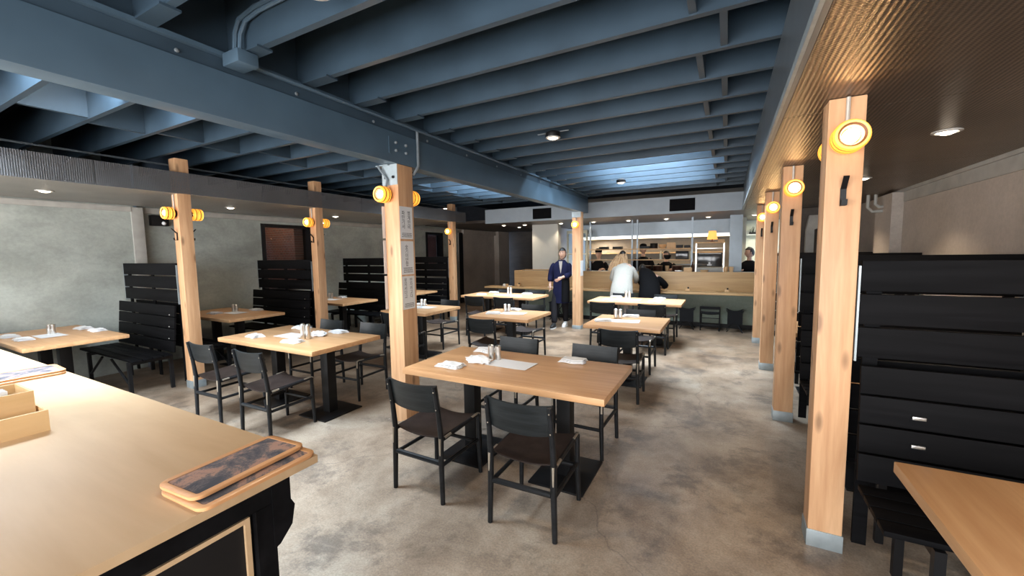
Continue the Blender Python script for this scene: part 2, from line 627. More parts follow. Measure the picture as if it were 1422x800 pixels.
ceiling = struct('ceiling', decked(XL - 0.2, XR + 0.2, YF - 0.1, YB, holes), 'deck')
for h in holes:
    m = MB()
    for a in ((h[0] - .04, h[0], h[2] - .04, h[3] + .04), (h[1], h[1] + .04, h[2] - .04, h[3] + .04), (h[0], h[1], h[2] - .04, h[2]), (h[0], h[1], h[3], h[3] + .04)):
        m.box(*a, DZ + 0.121, DZ + 0.40)
    m.build('skylight_curb', 'white', ceiling)
JZ0, JZ1 = 2.83, 3.24
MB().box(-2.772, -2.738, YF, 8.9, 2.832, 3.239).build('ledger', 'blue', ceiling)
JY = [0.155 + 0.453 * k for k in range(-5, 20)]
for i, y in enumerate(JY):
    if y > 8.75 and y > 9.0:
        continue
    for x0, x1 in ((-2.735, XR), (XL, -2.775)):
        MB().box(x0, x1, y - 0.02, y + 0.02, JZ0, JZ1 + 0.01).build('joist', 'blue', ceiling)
    m = MB().box(-2.66, -2.40, y - 0.045, y + 0.045, JZ0 - 0.012, JZ0)
    m.build('joist_hanger', 'blue', ceiling)
for i, (a, b) in enumerate(zip(JY, JY[1:])):
    if b > 8.9:
        continue
    xs = [-0.19 if i % 2 else -0.05]
    xs.append(-5.2 + 0.22 * (i % 2) + 0.05 * (i % 3))
    for x in xs:
        MB().box(x - 0.019, x + 0.019, a + 0.02, b - 0.02, JZ0 + 0.01, JZ1 - 0.02).build('blocking', 'blue', ceiling)
    if i in (5, 7):
        MB().bar((-4.4, a + 0.02, JZ1 - 0.03), (-4.15, b - 0.02, JZ0 + 0.03), 0.05, 0.03).build('bridging', 'blue', ceiling)
# thin wire run along the left ends of the joists
MB().tube([(-6.3, 0.2, 2.80), (-6.35, 4.0, 2.80), (-6.3, 8.6, 2.80)], 0.012, 6).build('cable_run', 'conduit', ceiling)

# left wall with a window and a second dark opening
W1 = (4.58, 5.62, 0.95, 2.24)
W2 = (9.3, 10.1, 1.2, 2.26)
m = MB()
X0, X1 = XL - 0.25, XL
zt = 3.23
y = 2.78
for (a, b, z0, z1) in ((2.78, W1[0], 0, zt), (W1[0], W1[1], 0, W1[2]), (W1[0], W1[1], W1[3], zt), (W1[1], W2[0], 0, zt), (W2[0], W2[1], 0, W2[2]), (W2[0], W2[1], W2[3], zt), (W2[1], 10.9, 0, zt)):
    m.box(X0, X1, a, b, z0, z1)
m.box(X0, X1 + 0.13, YF, 2.70, 0, zt)
wl = struct('wall_left', m, 'plaster')
MB().box(X1 + 0.005, X1 + 0.15, 2.66, 2.80, 0.1, 2.36, 0.006).build('corner_bead', 'trim', wl)
m = MB().box(X1 + 0.131, X1 + 0.16, YF, 2.66, 2.29, 2.36)
struct('trim_1', m, 'trim')
struct('trim_2', MB().box(X1 + 0.001, X1 + 0.05, 2.82, 10.9, 2.29, 2.37), 'trim')
for n, Wn in (('window_1', W1), ('window_2', W2)):
    y0, y1, z0, z1 = Wn
    m = MB()
    for q in ((y0, y0 + .07, z0, z1), (y1 - .05, y1, z0, z1), (y0 + .07, y1 - .05, z1 - .06, z1), (y0 + .07, y1 - .05, z0, z0 + .05)):
        m.box(X1 - 0.20, X1 + 0.02, q[0] + .001, q[1] - .001, q[2] + .001, q[3] - .001)
    wf = struct(n, m, 'steelblack')
    MB().box(X1 - 0.115, X1 - 0.105, y0 + .071, y1 - .051, z0 + .051, z1 - .061).build('pane', 'glass', wf)
# what shows through them: a brick return and reddish boards in the dark
m = MB().box(-9.19, X0 - 0.03, W1[1] - 0.19, W1[1] + 0.3, 0.0, 2.89)
struct('wall_brick', m, 'brick')
struct('wall_outside', MB().box(-9.4, -9.2, 3.9, 11.2, 0.0, 3.0).box(-9.2, -8.02, 3.9, 4.1, 0, 3.0).box(-9.2, -8.02, 10.9, 11.2, 0, 3.0).box(-9.2, -8.02, 4.1, 10.9, 2.9, 3.0), 'redwood')
area('alcove_fill', (-8.5, 4.9, 2.85), (0, 0, 0), 0.5, 1.0, 9, (1.0, 0.75, 0.55))  # unseen lamp added to bring out the reddish boards behind the window
# plaster at the far end, pilaster, corridor
wf_ = struct('wall_far_left', MB().box(XL - 0.2, XL + 0.02, 10.92, 13.2, 0, 2.42), 'plaster_warm')
MB().box(XL + 0.02, XL + 0.06, 10.92, 11.1, 0, 2.30).build('door_frame', 'steelblack', wf_)
struct('trim_3', MB().box(XL - 0.2, XL + 0.22, 13.2, 14.0, 0, 2.42), 'plaster_warm')
struct('trim_4', MB().box(XL + 0.02, XL + 0.10, 11.1, 13.2, 2.27, 2.40), 'plaster_warm')
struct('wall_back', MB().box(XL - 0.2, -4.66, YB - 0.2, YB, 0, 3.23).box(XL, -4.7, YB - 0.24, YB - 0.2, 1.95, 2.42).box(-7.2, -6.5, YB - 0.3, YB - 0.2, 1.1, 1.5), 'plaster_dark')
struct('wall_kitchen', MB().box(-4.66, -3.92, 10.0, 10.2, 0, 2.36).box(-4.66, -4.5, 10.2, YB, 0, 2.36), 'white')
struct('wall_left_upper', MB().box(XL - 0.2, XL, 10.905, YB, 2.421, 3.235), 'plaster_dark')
# kitchen shell
struct('wall_kitchen_back', MB().box(-3.92, XR + 0.3, 12.3, 12.5, 0, 3.23), 'kitchen_tile')
struct('wall_pantry', MB().box(0.30, 0.38, 10.85, 12.19, 0, 2.36).box(0.30, XR, 12.2, 12.299, 0, 2.36), 'cream')

# right wall
m = MB().box(XR, XR + 0.2, YF, 9.4, 0, 3.23)
wr = struct('wall_right', m, 'plaster_warm')
struct('trim_5', MB().box(XR - 0.02, XR - 0.001, YF, 7.0, 2.20, 2.36).box(XR - 0.045, XR - 0.02, YF, 7.3, 2.325, 2.36), 'trim')
struct('trim_6', MB().box(XR - 0.12, XR - 0.001, 7.05, 7.7, 0, 2.33), 'plaster_warm')
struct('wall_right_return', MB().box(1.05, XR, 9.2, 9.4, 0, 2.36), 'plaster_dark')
# street wall behind the camera: low sill, piers and head around wide openings
m = MB().box(XL, XR, YF - 0.1, YF + 0.1, 2.5, 3.23).box(XL, XR, YF - 0.1, YF + 0.1, 0, 0.4)
for x in (XL, -5.3, -2.7, -0.2, XR - 0.25):
    m.box(x, x + 0.25, YF - 0.1, YF + 0.1, 0.4, 2.5)
struct('wall_front', m, 'plaster_dark')

# ------------------------------------------------------------------ beam
bx0, bx1 = -2.83, -2.68
beam = thing('steel_beam', 'long slate-blue painted beam running from the near left corner to the bar post', 'beam', (-2.755, 3.4, 2.45))
o = Matrix.Translation((2.755, -3.4, -2.45))


def bpart(mb, name, mat, par=None):
    bmesh.ops.transform(mb.bm, matrix=o, verts=mb.bm.verts[:])
    return mb.build(name, mat, par or beam)


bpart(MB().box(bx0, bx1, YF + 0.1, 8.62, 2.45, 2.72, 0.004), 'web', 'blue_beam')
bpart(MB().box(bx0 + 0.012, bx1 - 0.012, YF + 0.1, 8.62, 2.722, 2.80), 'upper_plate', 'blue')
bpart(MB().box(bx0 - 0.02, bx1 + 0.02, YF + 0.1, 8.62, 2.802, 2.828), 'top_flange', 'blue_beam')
for k in range(9):
    yy = 1.2 + 0.7 * k
    bpart(MB().lathe([(0.012, 0), (0.012, 0.006), (0.006, 0.010)], 8, Matrix.Translation((bx1 - 0.011, yy, 2.75)) @ Matrix.Rotation(PI / 2, 4, 'Y')), 'bolt', 'conduit')
for yy in (2.84, 2.97):
    for zz in (2.56, 2.63):
        bpart(MB().lathe([(0.014, 0), (0.014, 0.012), (0.007, 0.02)], 8, Matrix.Translation((bx1 + 0.001, yy, zz)) @ Matrix.Rotation(PI / 2, 4, 'Y')), 'bolt', 'conduit')
bpart(MB().box(bx1 + 0.0005, bx1 + 0.008, 2.755, 2.775, 2.52, 2.67), 'stiffener', 'blue_beam')
bpart(MB().tube([(bx1 + 0.02, 3.12, 2.80), (bx1 + 0.02, 3.12, 2.47), (bx1 + 0.01, 3.10, 2.43), (bx1 - 0.015, 3.08, 2.38)], 0.014, 8), 'conduit', 'conduit')
# junction box and conduits where the near joist meets the beam
jy = JY[8]
bpart(MB().box(-2.66, -2.50, jy - 0.10, jy + 0.02, 2.74, 2.815, 0.008), 'junction_box', 'blue_beam')
bpart(MB().tube([(-2.60, jy - 0.06, 2.80), (-2.59, jy - 0.055, 2.93), (-2.55, jy - 0.05, 3.0), (-2.40, jy - 0.045, 3.03), (-1.2, jy - 0.045, 3.04)], 0.014, 8), 'conduit', 'blue_beam')
bpart(MB().tube([(-2.55, jy - 0.06, 2.80), (-2.54, jy - 0.055, 2.91), (-2.49, jy - 0.05, 2.975), (-2.36, jy - 0.045, 3.0), (-1.2, jy - 0.045, 3.005)], 0.012, 8), 'conduit', 'blue_beam')
bpart(MB().tube([(-2.64, jy + 0.02, 2.80), (-2.64, jy + 0.9, 2.795), (-2.64, 5.2, 2.795)], 0.012, 8), 'conduit', 'blue_beam')

# ------------------------------------------------------------------ mesh soffits
rs = thing('mesh_soffit', 'wide bronze perforated metal soffit above the right row of posts', 'soffit', (1.1, 3.3, 2.36))


def rpart(mb, name, mat):
    bmesh.ops.transform(mb.bm, matrix=Matrix.Translation((-1.1, -3.3, -2.36)), verts=mb.bm.verts[:])
    return mb.build(name, mat, rs)


for y0, y1 in ((YF + 0.12, 0.83), (0.835, 2.83), (2.835, 4.83), (4.835, 6.83), (6.835, 8.79)):
    rpart(MB().box(0.262, XR - 0.001, y0, y1, 2.36, 2.372), 'mesh_panel', 'mesh_bronze')
rpart(MB().box(0.24, 0.26, YF + 0.12, 8.79, 2.36, 2.829), 'fascia', 'steelgrey')
rpart(MB().box(0.225, 0.2395, YF + 0.12, 8.79, 2.36, 2.40), 'edge_angle', 'galv')

ls = thing('mesh_soffit', 'grey expanded metal soffit above the booths along the left wall', 'soffit', (-6.7, 3.3, 2.38))


def lpart(mb, name, mat):
    bmesh.ops.transform(mb.bm, matrix=Matrix.Translation((6.7, -3.3, -2.38)), verts=mb.bm.verts[:])
    return mb.build(name, mat, ls)


lpart(MB().box(XL + 0.14, -5.945, YF + 0.12, 8.40, 2.38, 2.39), 'mesh_panel', 'mesh_left')
LY = [2.54, 4.37, 6.2, 8.02]
for a, b in zip([YF + 0.12] + [q + 0.0705 for q in LY], [q - 0.0705 for q in LY] + [8.40]):
    lpart(MB().box(-5.9445, -5.762, a, b, 2.38, 2.39), 'mesh_panel', 'mesh_left')
for y0, y1 in ((YF + 0.12, 1.75), (1.755, 3.45), (3.455, 5.2), (5.205, 7.0), (7.005, 8.45)):
    lpart(MB().box(-5.76, -5.755, y0, y1, 2.38, 2.63), 'fascia_panel', 'mesh_grey')
lpart(MB().box(XL + 0.14, -5.762, 8.405, 8.45, 2.38, 2.62), 'end_panel', 'bronze')

ks = thing('kitchen_soffit', 'blue-grey boxed soffit hanging over the kitchen bar', 'soffit', (-1.7, 10.0, 2.36))


def kpart(mb, name, mat, par=None):
    bmesh.ops.transform(mb.bm, matrix=Matrix.Translation((1.7, -10.0, -2.36)), verts=mb.bm.verts[:])
    return mb.build(name, mat, par or ks)


kpart(MB().box(-5.4, XR - 0.001, 8.83, 12.29, 2.362, 2.41), 'underside', 'bronze')
kpart(MB().box(-5.4, XR - 0.001, 8.80, 8.829, 2.36, 2.70).box(-5.4, -5.37, 8.83, 12, 2.41, 2.70), 'fascia', 'fascia')
kpart(MB().box(-5.36, XR - 0.001, 8.83, 12, 2.66, 2.70), 'top', 'deck')
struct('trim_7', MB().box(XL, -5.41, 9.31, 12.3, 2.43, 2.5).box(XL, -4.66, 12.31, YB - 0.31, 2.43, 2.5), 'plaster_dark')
for i, (x0, x1) in enumerate(((-4.08, -3.61), (-1.05, -0.58))):
    g = thing('air_vent', ('black air vent in the kitchen soffit left of the bar post', 'black air vent in the kitchen soffit right of the bar post')[i], 'vent', ((x0 + x1) / 2, 8.79, 2.525), group='soffit vents')
    w = (x1 - x0) / 2
    m = MB().box(-w, w, 0, 0.008, 0.095, 0.12).box(-w, w, 0, 0.008, -0.12, -0.095).box(-w, -w + 0.025, 0, 0.008, -0.095, 0.095).box(w - 0.025, w, 0, 0.008, -0.095, 0.095).box(-0.008, 0.008, 0, 0.008, -0.095, 0.095)
    m.build('frame', 'void', g)
    MB().box(-w + 0.001, w - 0.001, 0.0065, 0.0085, -0.119, 0.119).build('duct_opening', 'void', g)
    m = MB()
    for k in range(9):
        m.box(-w + 0.026, w - 0.026, 0.001, 0.006, -0.09 + k * 0.0205, -0.08 + k * 0.0205)
    m.build('louvre', 'void', g)

# ================================================================== POSTS
ROWNAME = ['nearest', 'second', 'third', 'farthest']


def hook_mb(s):
    m = MB()
    m.box(-0.012, 0.012, 0, s * 0.006, -0.07, 0.02)
    m.bar((0, s * 0.005, 0.015), (0, s * 0.055, 0.07), 0.024, 0.006)
    m.bar((0, s * 0.004, -0.066), (0, s * 0.035, -0.066), 0.024, 0.006)
    m.bar((0, s * 0.033, -0.068), (0, s * 0.038, -0.04), 0.024, 0.006)
    return m


def post(name_label, x, y, w, d, z1, shoe=True, hooks=True, mat='fir'):
    t = thing('timber_post', name_label, 'post', (x, y, 0), group='timber posts')
    MB().box(-w / 2, w / 2, -d / 2, d / 2, 0.02 if shoe else 0.0, z1, 0.006).build('shaft', mat, t)
    if shoe:
        e = 0.005
        m = MB().box(-w / 2 - e, w / 2 + e, -d / 2 - e, d / 2 + e, 0, 0.095, 0.002)
        m.build('base_shoe', 'galv', t)
    if hooks:
        for s in (-1, 1):
            h = hook_mb(s).build('coat_hook', 'steelblack', t)
            h.location = (0, s * (d / 2 + 0.0005), 1.9)
    return t


RY = [2.67, 4.52, 6.36, 8.14]
LY = [2.54, 4.37, 6.2, 8.02]
for i, y in enumerate(RY):
    post(f'square fir post with a coat hook, {ROWNAME[i]} of the four in the right-hand row', 0.505, y, 0.15, 0.14, 2.358)
for i, y in enumerate(LY):
    post(f'square fir post with coat hook, {ROWNAME[i]} of four along the left booths', -5.87, y, 0.14, 0.14, 2.80)
cp = post('thick fir post in the middle of the room carrying white posters under the beam', -2.77, 2.955, 0.18, 0.20, 2.447, False, False)
bp = post('thick fir post beside the navy-coated waiter in front of the bar', -2.77, 8.19, 0.18, 0.18, 2.447, False, False)
MB().box(-0.095, 0.095, -0.095, 0.095, 0, 0.075, 0.002).build('base_shoe', 'plaster_dark' if False else 'galv', bp)
# steel saddle with bolts
m = MB().box(-0.096, 0.088, -0.106, -0.1005, 2.26, 2.447).box(-0.15, 0.0, -0.13, -0.0, 2.438, 2.4465)
sd = m.build('saddle_bracket', 'galv', cp)
for dx in (-0.05, 0.045):
    MB().lathe([(0.013, 0), (0.013, 0.012), (0.006, 0.018)], 8, Matrix.Translation((dx, -0.107, 2.33)) @ Matrix.Rotation(PI / 2, 4, 'X')).build('bolt', 'steelblack', sd)
MB().box(-0.094, 0.094, -0.096, -0.0905, 2.33, 2.447).build('saddle_bracket', 'galv', bp)


# ------------------------------------------------------------------ wall lamps
def make_lamp():
    t = thing('wall_lamp', 'x', 'lamp', group='amber wall lamps')
    R = Matrix.Rotation(PI / 2, 4, 'X')           # local z -> -y
    MB().lathe([(0.045, 0), (0.045, 0.018), (0.03, 0.024)], 20, R).build('backplate', 'steelblack', t)
    prof = [(0.048, 0.022), (0.062, 0.03)]
    for k in range(4):
        z = 0.034 + k * 0.022
        prof += [(0.070, z), (0.074, z + 0.008), (0.070, z + 0.016), (0.066, z + 0.019)]
    prof += [(0.068, 0.118), (0.064, 0.120)]
    MB().lathe(prof, 28, R, cap=False).build('glass_shade', 'amber', t)
    for z in (0.0525, 0.0965):
        MB().lathe([(0.0665, z - 0.003), (0.0725, z - 0.003), (0.0725, z + 0.003), (0.0665, z + 0.003)], 28, R, cap=False).build('shade_band', 'amberdark', t)
    MB().lathe([(0.0635, 0.119), (0.0675, 0.1245), (0.0635, 0.128), (0.0565, 0.126), (0.0575, 0.119)], 28, R, cap=False).build('rim', 'rim', t)
    MB().lathe([(0.057, 0.122), (0.046, 0.117), (0.042, 0.105), (0.040, 0.05), (0.012, 0.046)], 28, R, cap=False).build('reflector', 'amberdark', t)
    MB().lathe([(0.008, 0.0465), (0.028, 0.06), (0.033, 0.085), (0.032, 0.104), (0.024, 0.119), (0.011, 0.126), (0.002, 0.128)], 20, R).build('bulb', 'bulb', t)
    return t


def lamp_conduit(t, s, h, mat='pale_conduit', dx=0.0):
    MB().tube([(0, 0.0 - 0.011, 0.045), (dx, -0.011, 0.10), (dx, -0.011, h)], 0.009, 8).build('conduit', mat, t)


lamp0 = make_lamp()
used = False


def put_lamp(label, x, y, z, rz, h, mat='pale_conduit'):
    global used
    if not used:
        t = lamp0
        t['label'] = label
        t.location = (x, y, z)
        t.rotation_euler = (0, 0, rz)
        used = True
        KIDS[t.name] = [c for c in bpy.data.objects if c.parent == t]
    else:
        t = copy_tree(lamp0, label, (x, y, z), rz)
    if h:
        lamp_conduit(t, 1, h, mat)
    return t


LZ = 2.15
for i, y in enumerate(RY):
    put_lamp(f'round amber wall lamp on the front of the {ROWNAME[i]} post of the right row', 0.505, y - 0.0705, LZ, 0, 0.205)
put_lamp('amber wall lamp just peeping out behind the nearest post of the right row', 0.505, RY[0] + 0.0705, LZ, PI, 0.205)
for i, y in enumerate(LY):
    put_lamp(f'ribbed amber wall lamp on the front of the {ROWNAME[i]} post of the left row', -5.87, y - 0.0705, LZ, 0, 0.225)
    if i < 3:
        put_lamp(f'ribbed amber wall lamp on the back of the {ROWNAME[i]} post of the left row', -5.87, y + 0.0705, LZ, PI, 0.225)
t = put_lamp('round amber wall lamp on the front of the poster post under the beam', -2.80, 2.854 - 0.0005, 2.17, 0, 0)
MB().tube([(0.0, -0.03, 0.07), (0.01, -0.02, 0.14), (-0.05, -0.03, 0.22), (-0.09, -0.03, 0.27)], 0.011, 8).build('conduit', 'conduit', t)
put_lamp('round amber wall lamp on the back of the poster post under the beam', -2.77, 3.056, 2.17, PI, 0)
put_lamp('round amber wall lamp on the post beside the navy-coated waiter', -2.77, 8.0995, 2.18, 0, 0.15, 'conduit')
# yellow box emergency light behind nearest left post's lamp
e = thing('emergency_light', 'small black box fitting on the left wall behind the first left post lamps', 'emergency light', (XL + 0.001, 3.02, 2.18))
MB().box(0, 0.09, -0.11, 0.11, -0.07, 0.09, 0.01).build('housing', 'steelblack', e)
MB().ball((0.095, 0.04, -0.03), 0.028, 12).build('lamp_head', 'napkin', e)

# ------------------------------------------------------------------ downlights
dl0 = None


def downlight(label, x, y, z, group, gimbal=False, power=None):
    global dl0
    if dl0 is None:
        dl0 = thing('downlight', label, 'ceiling light', (x, y, z), group=group)
        MB().lathe([(0.075, 0), (0.075, -0.006), (0.058, -0.010), (0.052, -0.004), (0.052, 0.0)], 24, cap=False).build('trim_ring', 'ring', dl0)
        MB().lathe([(0.002, -0.024), (0.022, -0.021), (0.042, -0.012), (0.0515, -0.002), (0.002, -0.0015)], 24, cap=False).build('diffuser', 'diffuser', dl0)
        KIDS[dl0.name] = [c for c in bpy.data.objects if c.parent == dl0]
        t = dl0
    else:
        t = copy_tree(dl0, label, (x, y, z), 0, group)
    l = bpy.data.lights.new('downlight_beam', 'SPOT')
    l.energy, l.color, l.spot_size, l.spot_blend, l.shadow_soft_size = power or DOWN_W, DOWN, 2.0, 0.6, 0.04
    q = bpy.data.objects.new('downlight_beam', l)
    q.location = (0, 0, -0.045)
    q.parent = t
    COL.objects.link(q)
    if gimbal:
        MB().lathe([(0.074, 0.0005), (0.078, 0.01), (0.074, 0.045), (0.045, 0.06)], 20).build('can', 'steelblack', t)
        MB().bar((-0.17, 0, 0.05), (-0.078, 0, 0.05), 0.02, 0.006).bar((0.078, 0, 0.05), (0.17, 0, 0.05), 0.02, 0.006).build('bracket_arm', 'conduit', t)
    return t


for lab, x, y in (('lit downlight can between the ceiling joists at the very top of the photo', -1.65, 1.38), ('lit downlight can on arms between joists before the bright skylight', -1.62, 4.23), ('lit downlight can between joists beyond the bright skylight', -1.65, 7.15)):
    k = min(range(len(JY) - 1), key=lambda q: abs((JY[q] + JY[q + 1]) / 2 - y))
    downlight(lab, x, (JY[k] + JY[k + 1]) / 2, 2.80, 'joist downlights', True, 14 if y > 6 else 45)
for i, (x, y) in enumerate(((-6.66, 1.61), (-6.76, 3.56), (-6.73, 5.43), (-6.73, 7.3))):
    downlight(f'recessed downlight in the left soffit above the {ROWNAME[i]} left booth table', x, y, 2.379, 'soffit downlights')
for i, (x, y) in enumerate(((1.23, 1.8), (1.23, 3.69), (1.26, 5.65), (1.25, 7.5))):
    downlight(('recessed downlight in the right soffit, above the near right booth table', 'bright recessed downlight in the right soffit beside the nearest right post', 'recessed downlight in the right soffit peeping out behind the nearest right post', 'recessed downlight in the right soffit near the far right posts')[i], x, y, 2.359, 'soffit downlights', power=DOWN_W * 1.7)
KD = [(-5.30, 9.58, 'left end, first of the pair'), (-5.33, 10.55, 'left end, second of the pair'), (-4.76, 9.75, 'before the white wall, nearer one'), (-5.2, 11.97, 'far back by the dark corridor'), (-3.78, 9.86, 'above the waiter'), (-2.95, 9.93, 'just left behind the bar post'), (-2.12, 10.03, 'above the blond woman'), (-1.27, 10.1, 'above the middle of the bar'), (-0.39, 10.14, 'above the orange lampshade'), (0.50, 10.18, 'at the right end by the posts')]
for x, y, d in KD:
    downlight(f'recessed downlight under the kitchen soffit, {d}', x, y, 2.361, 'kitchen downlights', power=DOWN_W * 0.9)
downlight('lit downlight above the far end of the left booths beside the soffit end', -6.5, 8.62, 2.80, 'joist downlights', True)

# ================================================================== HOST COUNTER
hc = thing('host_counter', 'black panelled host counter with a blond plywood top at lower left', 'counter', (-2.4, 0.0, 0))
HX, HY, HZ = -0.99, 0.70, 1.07


def hpart(mb, name, mat, par=None):
    bmesh.ops.transform(mb.bm, matrix=Matrix.Translation((2.4, 0, 0)), verts=mb.bm.verts[:])
    return mb.build(name, mat, par or hc)


hpart(MB().box(-4.0, HX, -0.55, HY, HZ - 0.022, HZ, 0.002), 'countertop', 'birch')
hpart(MB().box(-3.95, -1.045, -0.5, 0.585, 0.0, HZ - 0.0225), 'body', 'steelblack')
hpart(MB().box(-1.0445, -1.022, 0.545, 0.592, 0, 0.984), 'corner_post', 'blackslat')
hpart(MB().box(-1.0445, -1.03, -0.5, -0.45, 0, 0.90), 'corner_post', 'blackslat')
hpart(MB().prism([(0.5855, 0.86), (0.60, 0.865), (0.635, 0.90), (0.645, 0.95), (0.635, 0.97), (0.635, HZ - 0.023), (0.5855, HZ - 0.023)], -3.95, -1.02, Matrix(((0, 0, 1, 0), (1, 0, 0, 0), (0, 1, 0, 0), (0, 0, 0, 1)))), 'cornice', 'blackslat')
hpart(MB().box(-1.0445, -1.022, -0.5, 0.585, 0.985, HZ - 0.023), 'top_rail', 'blackslat')
m = MB().box(-1.0445, -1.036, 0.525, 0.537, 0.25, 0.972).box(-1.0445, -1.036, -0.40, 0.5245, 0.960, 0.972).box(-1.0445, -1.036, -0.412, -0.4005, 0.25, 0.972)
hpart(m, 'inlay_strip', 'birch')


def rrect(w, h, r, n=6):
    P = []
    for cx, cy, a0 in ((w / 2 - r, h / 2 - r, 0), (-w / 2 + r, h / 2 - r, 90), (-w / 2 + r, -h / 2 + r, 180), (w / 2 - r, -h / 2 + r, 270)):
        for k in range(n + 1):
            a = math.radians(a0 + 90 * k / n)
            P.append((cx + r * math.cos(a), cy + r * math.sin(a)))
    return P


def tray(label, x, y, z, rz, w=0.27, h=0.15):
    t = thing('serving_tray', label, 'tray', (x, y, z), rz, 'wooden serving trays')
    m = MB().prism(rrect(w - 0.004, h - 0.004, 0.024), 0, 0.005)
    ro, ri = rrect(w, h, 0.026), rrect(w - 0.032, h - 0.032, 0.006)
    bm = m.bm
    rings = []
    for P, zz in ((ro, 0.004), (ro, 0.0085), ([(a * 0.99, b * 0.985) for a, b in ro], 0.0095), (ri, 0.009), (ri, 0.0055)):
        rings.append([bm.verts.new((a, b, zz)) for a, b in P])
    for a, b in zip(rings, rings[1:]):
        n = len(a)
        for k in range(n):
            bm.faces.new((a[k], a[(k + 1) % n], b[(k + 1) % n], b[k]))
    m.build('rim', 'traywood', t)
    MB().prism(rrect(w - 0.034, h - 0.034, 0.004), 0.0052, 0.0082).build('inlay', 'inlay', t)
    return t


tray('lower wooden tray with a grey inlay at the counter corner, half covered', -1.075, 0.553, HZ + 0.0005, PI / 2 + 0.03, 0.29, 0.18)
tray('upper wooden tray with a worn grey inlay stacked at the counter corner', -1.108, 0.555, HZ + 0.0105, PI / 2 + 0.06, 0.285, 0.155)
tray('lower wooden tray of the pair at the left end of the counter', -2.92, 0.56, HZ + 0.0005, PI / 2 - 0.02, 0.26, 0.22)
tray('upper wooden tray of the pair at the left end of the counter', -2.925, 0.565, HZ + 0.0105, PI / 2 - 0.05, 0.26, 0.21)
bxh = thing('card_box', 'stepped thin plywood card box holding white slips on the host counter', 'box', (-2.1, 0.3, HZ))
m = MB().box(0.166, 0.176, -0.12, 0.119, 0, 0.068).box(-0.20, 0.166, 0.113, 0.119, 0, 0.068).box(-0.20, 0.166, -0.12, -0.114, 0, 0.068).box(-0.2, 0.166, -0.113, 0.112, 0.0, 0.006).box(-0.206, -0.2, -0.12, 0.119, 0, 0.068)
m.build('lower_tier', 'boxply', bxh)
m = MB().box(0.10, 0.108, -0.113, 0.107, 0.007, 0.125).box(-0.06, 0.0995, 0.100, 0.107, 0.007, 0.125).box(-0.06, 0.0995, -0.113, -0.106, 0.007, 0.125).box(-0.068, -0.0605, -0.113, 0.107, 0.007, 0.125)
m.build('upper_tier', 'boxply', bxh)
MB().box(-0.16, -0.152, -0.113, 0.06, 0.007, 0.17).build('back_board', 'boxply', bxh)
for k in range(5):
    o_ = MB().box(0.02 + k * 0.012, 0.0215 + k * 0.012, -0.10, 0.06, 0.008, 0.132).build('paper_slip', 'paper')
    o_.location = (-2.1, 0.3, HZ)
    tag(o_, f'white paper slip in the plywood card box, number {k + 1} from the back', 'paper', 'slips in the card box')

# ================================================================== BOOTHS
def make_bench(w, tall, name_label, x0, y, face, group, ext=0.0):
    """bench at partition y; face=-1 looks to the camera; local x from 0..w"""
    t = thing('booth_bench', name_label, 'bench', (x0, y, 0), 0, group)
    f = face
    if tall:
        for k in range(3):
            z1 = 1.555 - k * 0.168
            MB().box(0.0, w, -0.02, 0.015, z1 - 0.151, z1, 0.003).build('upper_slat', 'blackslat', t)
        for x in (0.06, w / 2, w - 0.06):
            MB().box(x - 0.03, x + 0.03, 0.016, 0.034, 0.05, 1.54).build('upright', 'blackslat', t)
        for x in (-0.012, w + 0.003):
            MB().box(x, x + 0.009, -0.02, 0.036, 1.045, 1.53).build('end_strip', 'galv', t)
    # leaning back
    def back(s):
        z = 1.03 - s * 0.585
        yy = f * (0.048 + s * 0.05)
        return yy, z
    for k in range(4):
        a, b = k / 4, (k + 1) / 4 - 0.018
        ya, za = back(a)
        yb, zb = back(b)
        o_ = MB().bar((w / 2 - ext / 2, ya, za), (w / 2 - ext / 2, yb, zb), w - 0.02 + ext, 0.022, 0.003, up=(0, 1, 0.1)).build('back_slat', 'blackslat', t)
    for k in range(3):
        ya, za = back(k / 4 + 0.2)
        MB().ball((w - 0.13, ya + f * 0.012, za), 0.008, 8).build('bolt_head', 'steel', t)
    for k in range(4):
        y0 = f * (0.118 + k * 0.098)
        y1 = f * (0.118 + k * 0.098 + 0.09)
        MB().box(0.01 - ext, w - 0.02, min(y0, y1), max(y0, y1), 0.418, 0.442, 0.003).build('seat_slat', 'blackslat', t)
    for x in (0.18, w - 0.12):
        for yy in (0.10, 0.50):
            MB().box(x - 0.018, x + 0.018, f * yy - 0.018, f * yy + 0.018, 0, 0.415).build('leg', 'steelblack', t)
        m = MB().box(x - 0.018, x + 0.018, min(f * 0.119, f * 0.481), max(f * 0.119, f * 0.481), 0.375, 0.415)
        m.build('seat_bearer', 'steelblack', t)
    MB().tube([(w - 0.14, f * 0.50, 0.14), (w - 0.6, f * 0.50, 0.40)], 0.014, 8).build('brace', 'steelblack', t)
    MB().tube([(0.20, f * 0.50, 0.14), (0.6, f * 0.50, 0.40)], 0.014, 8).build('brace', 'steelblack', t)
    return t


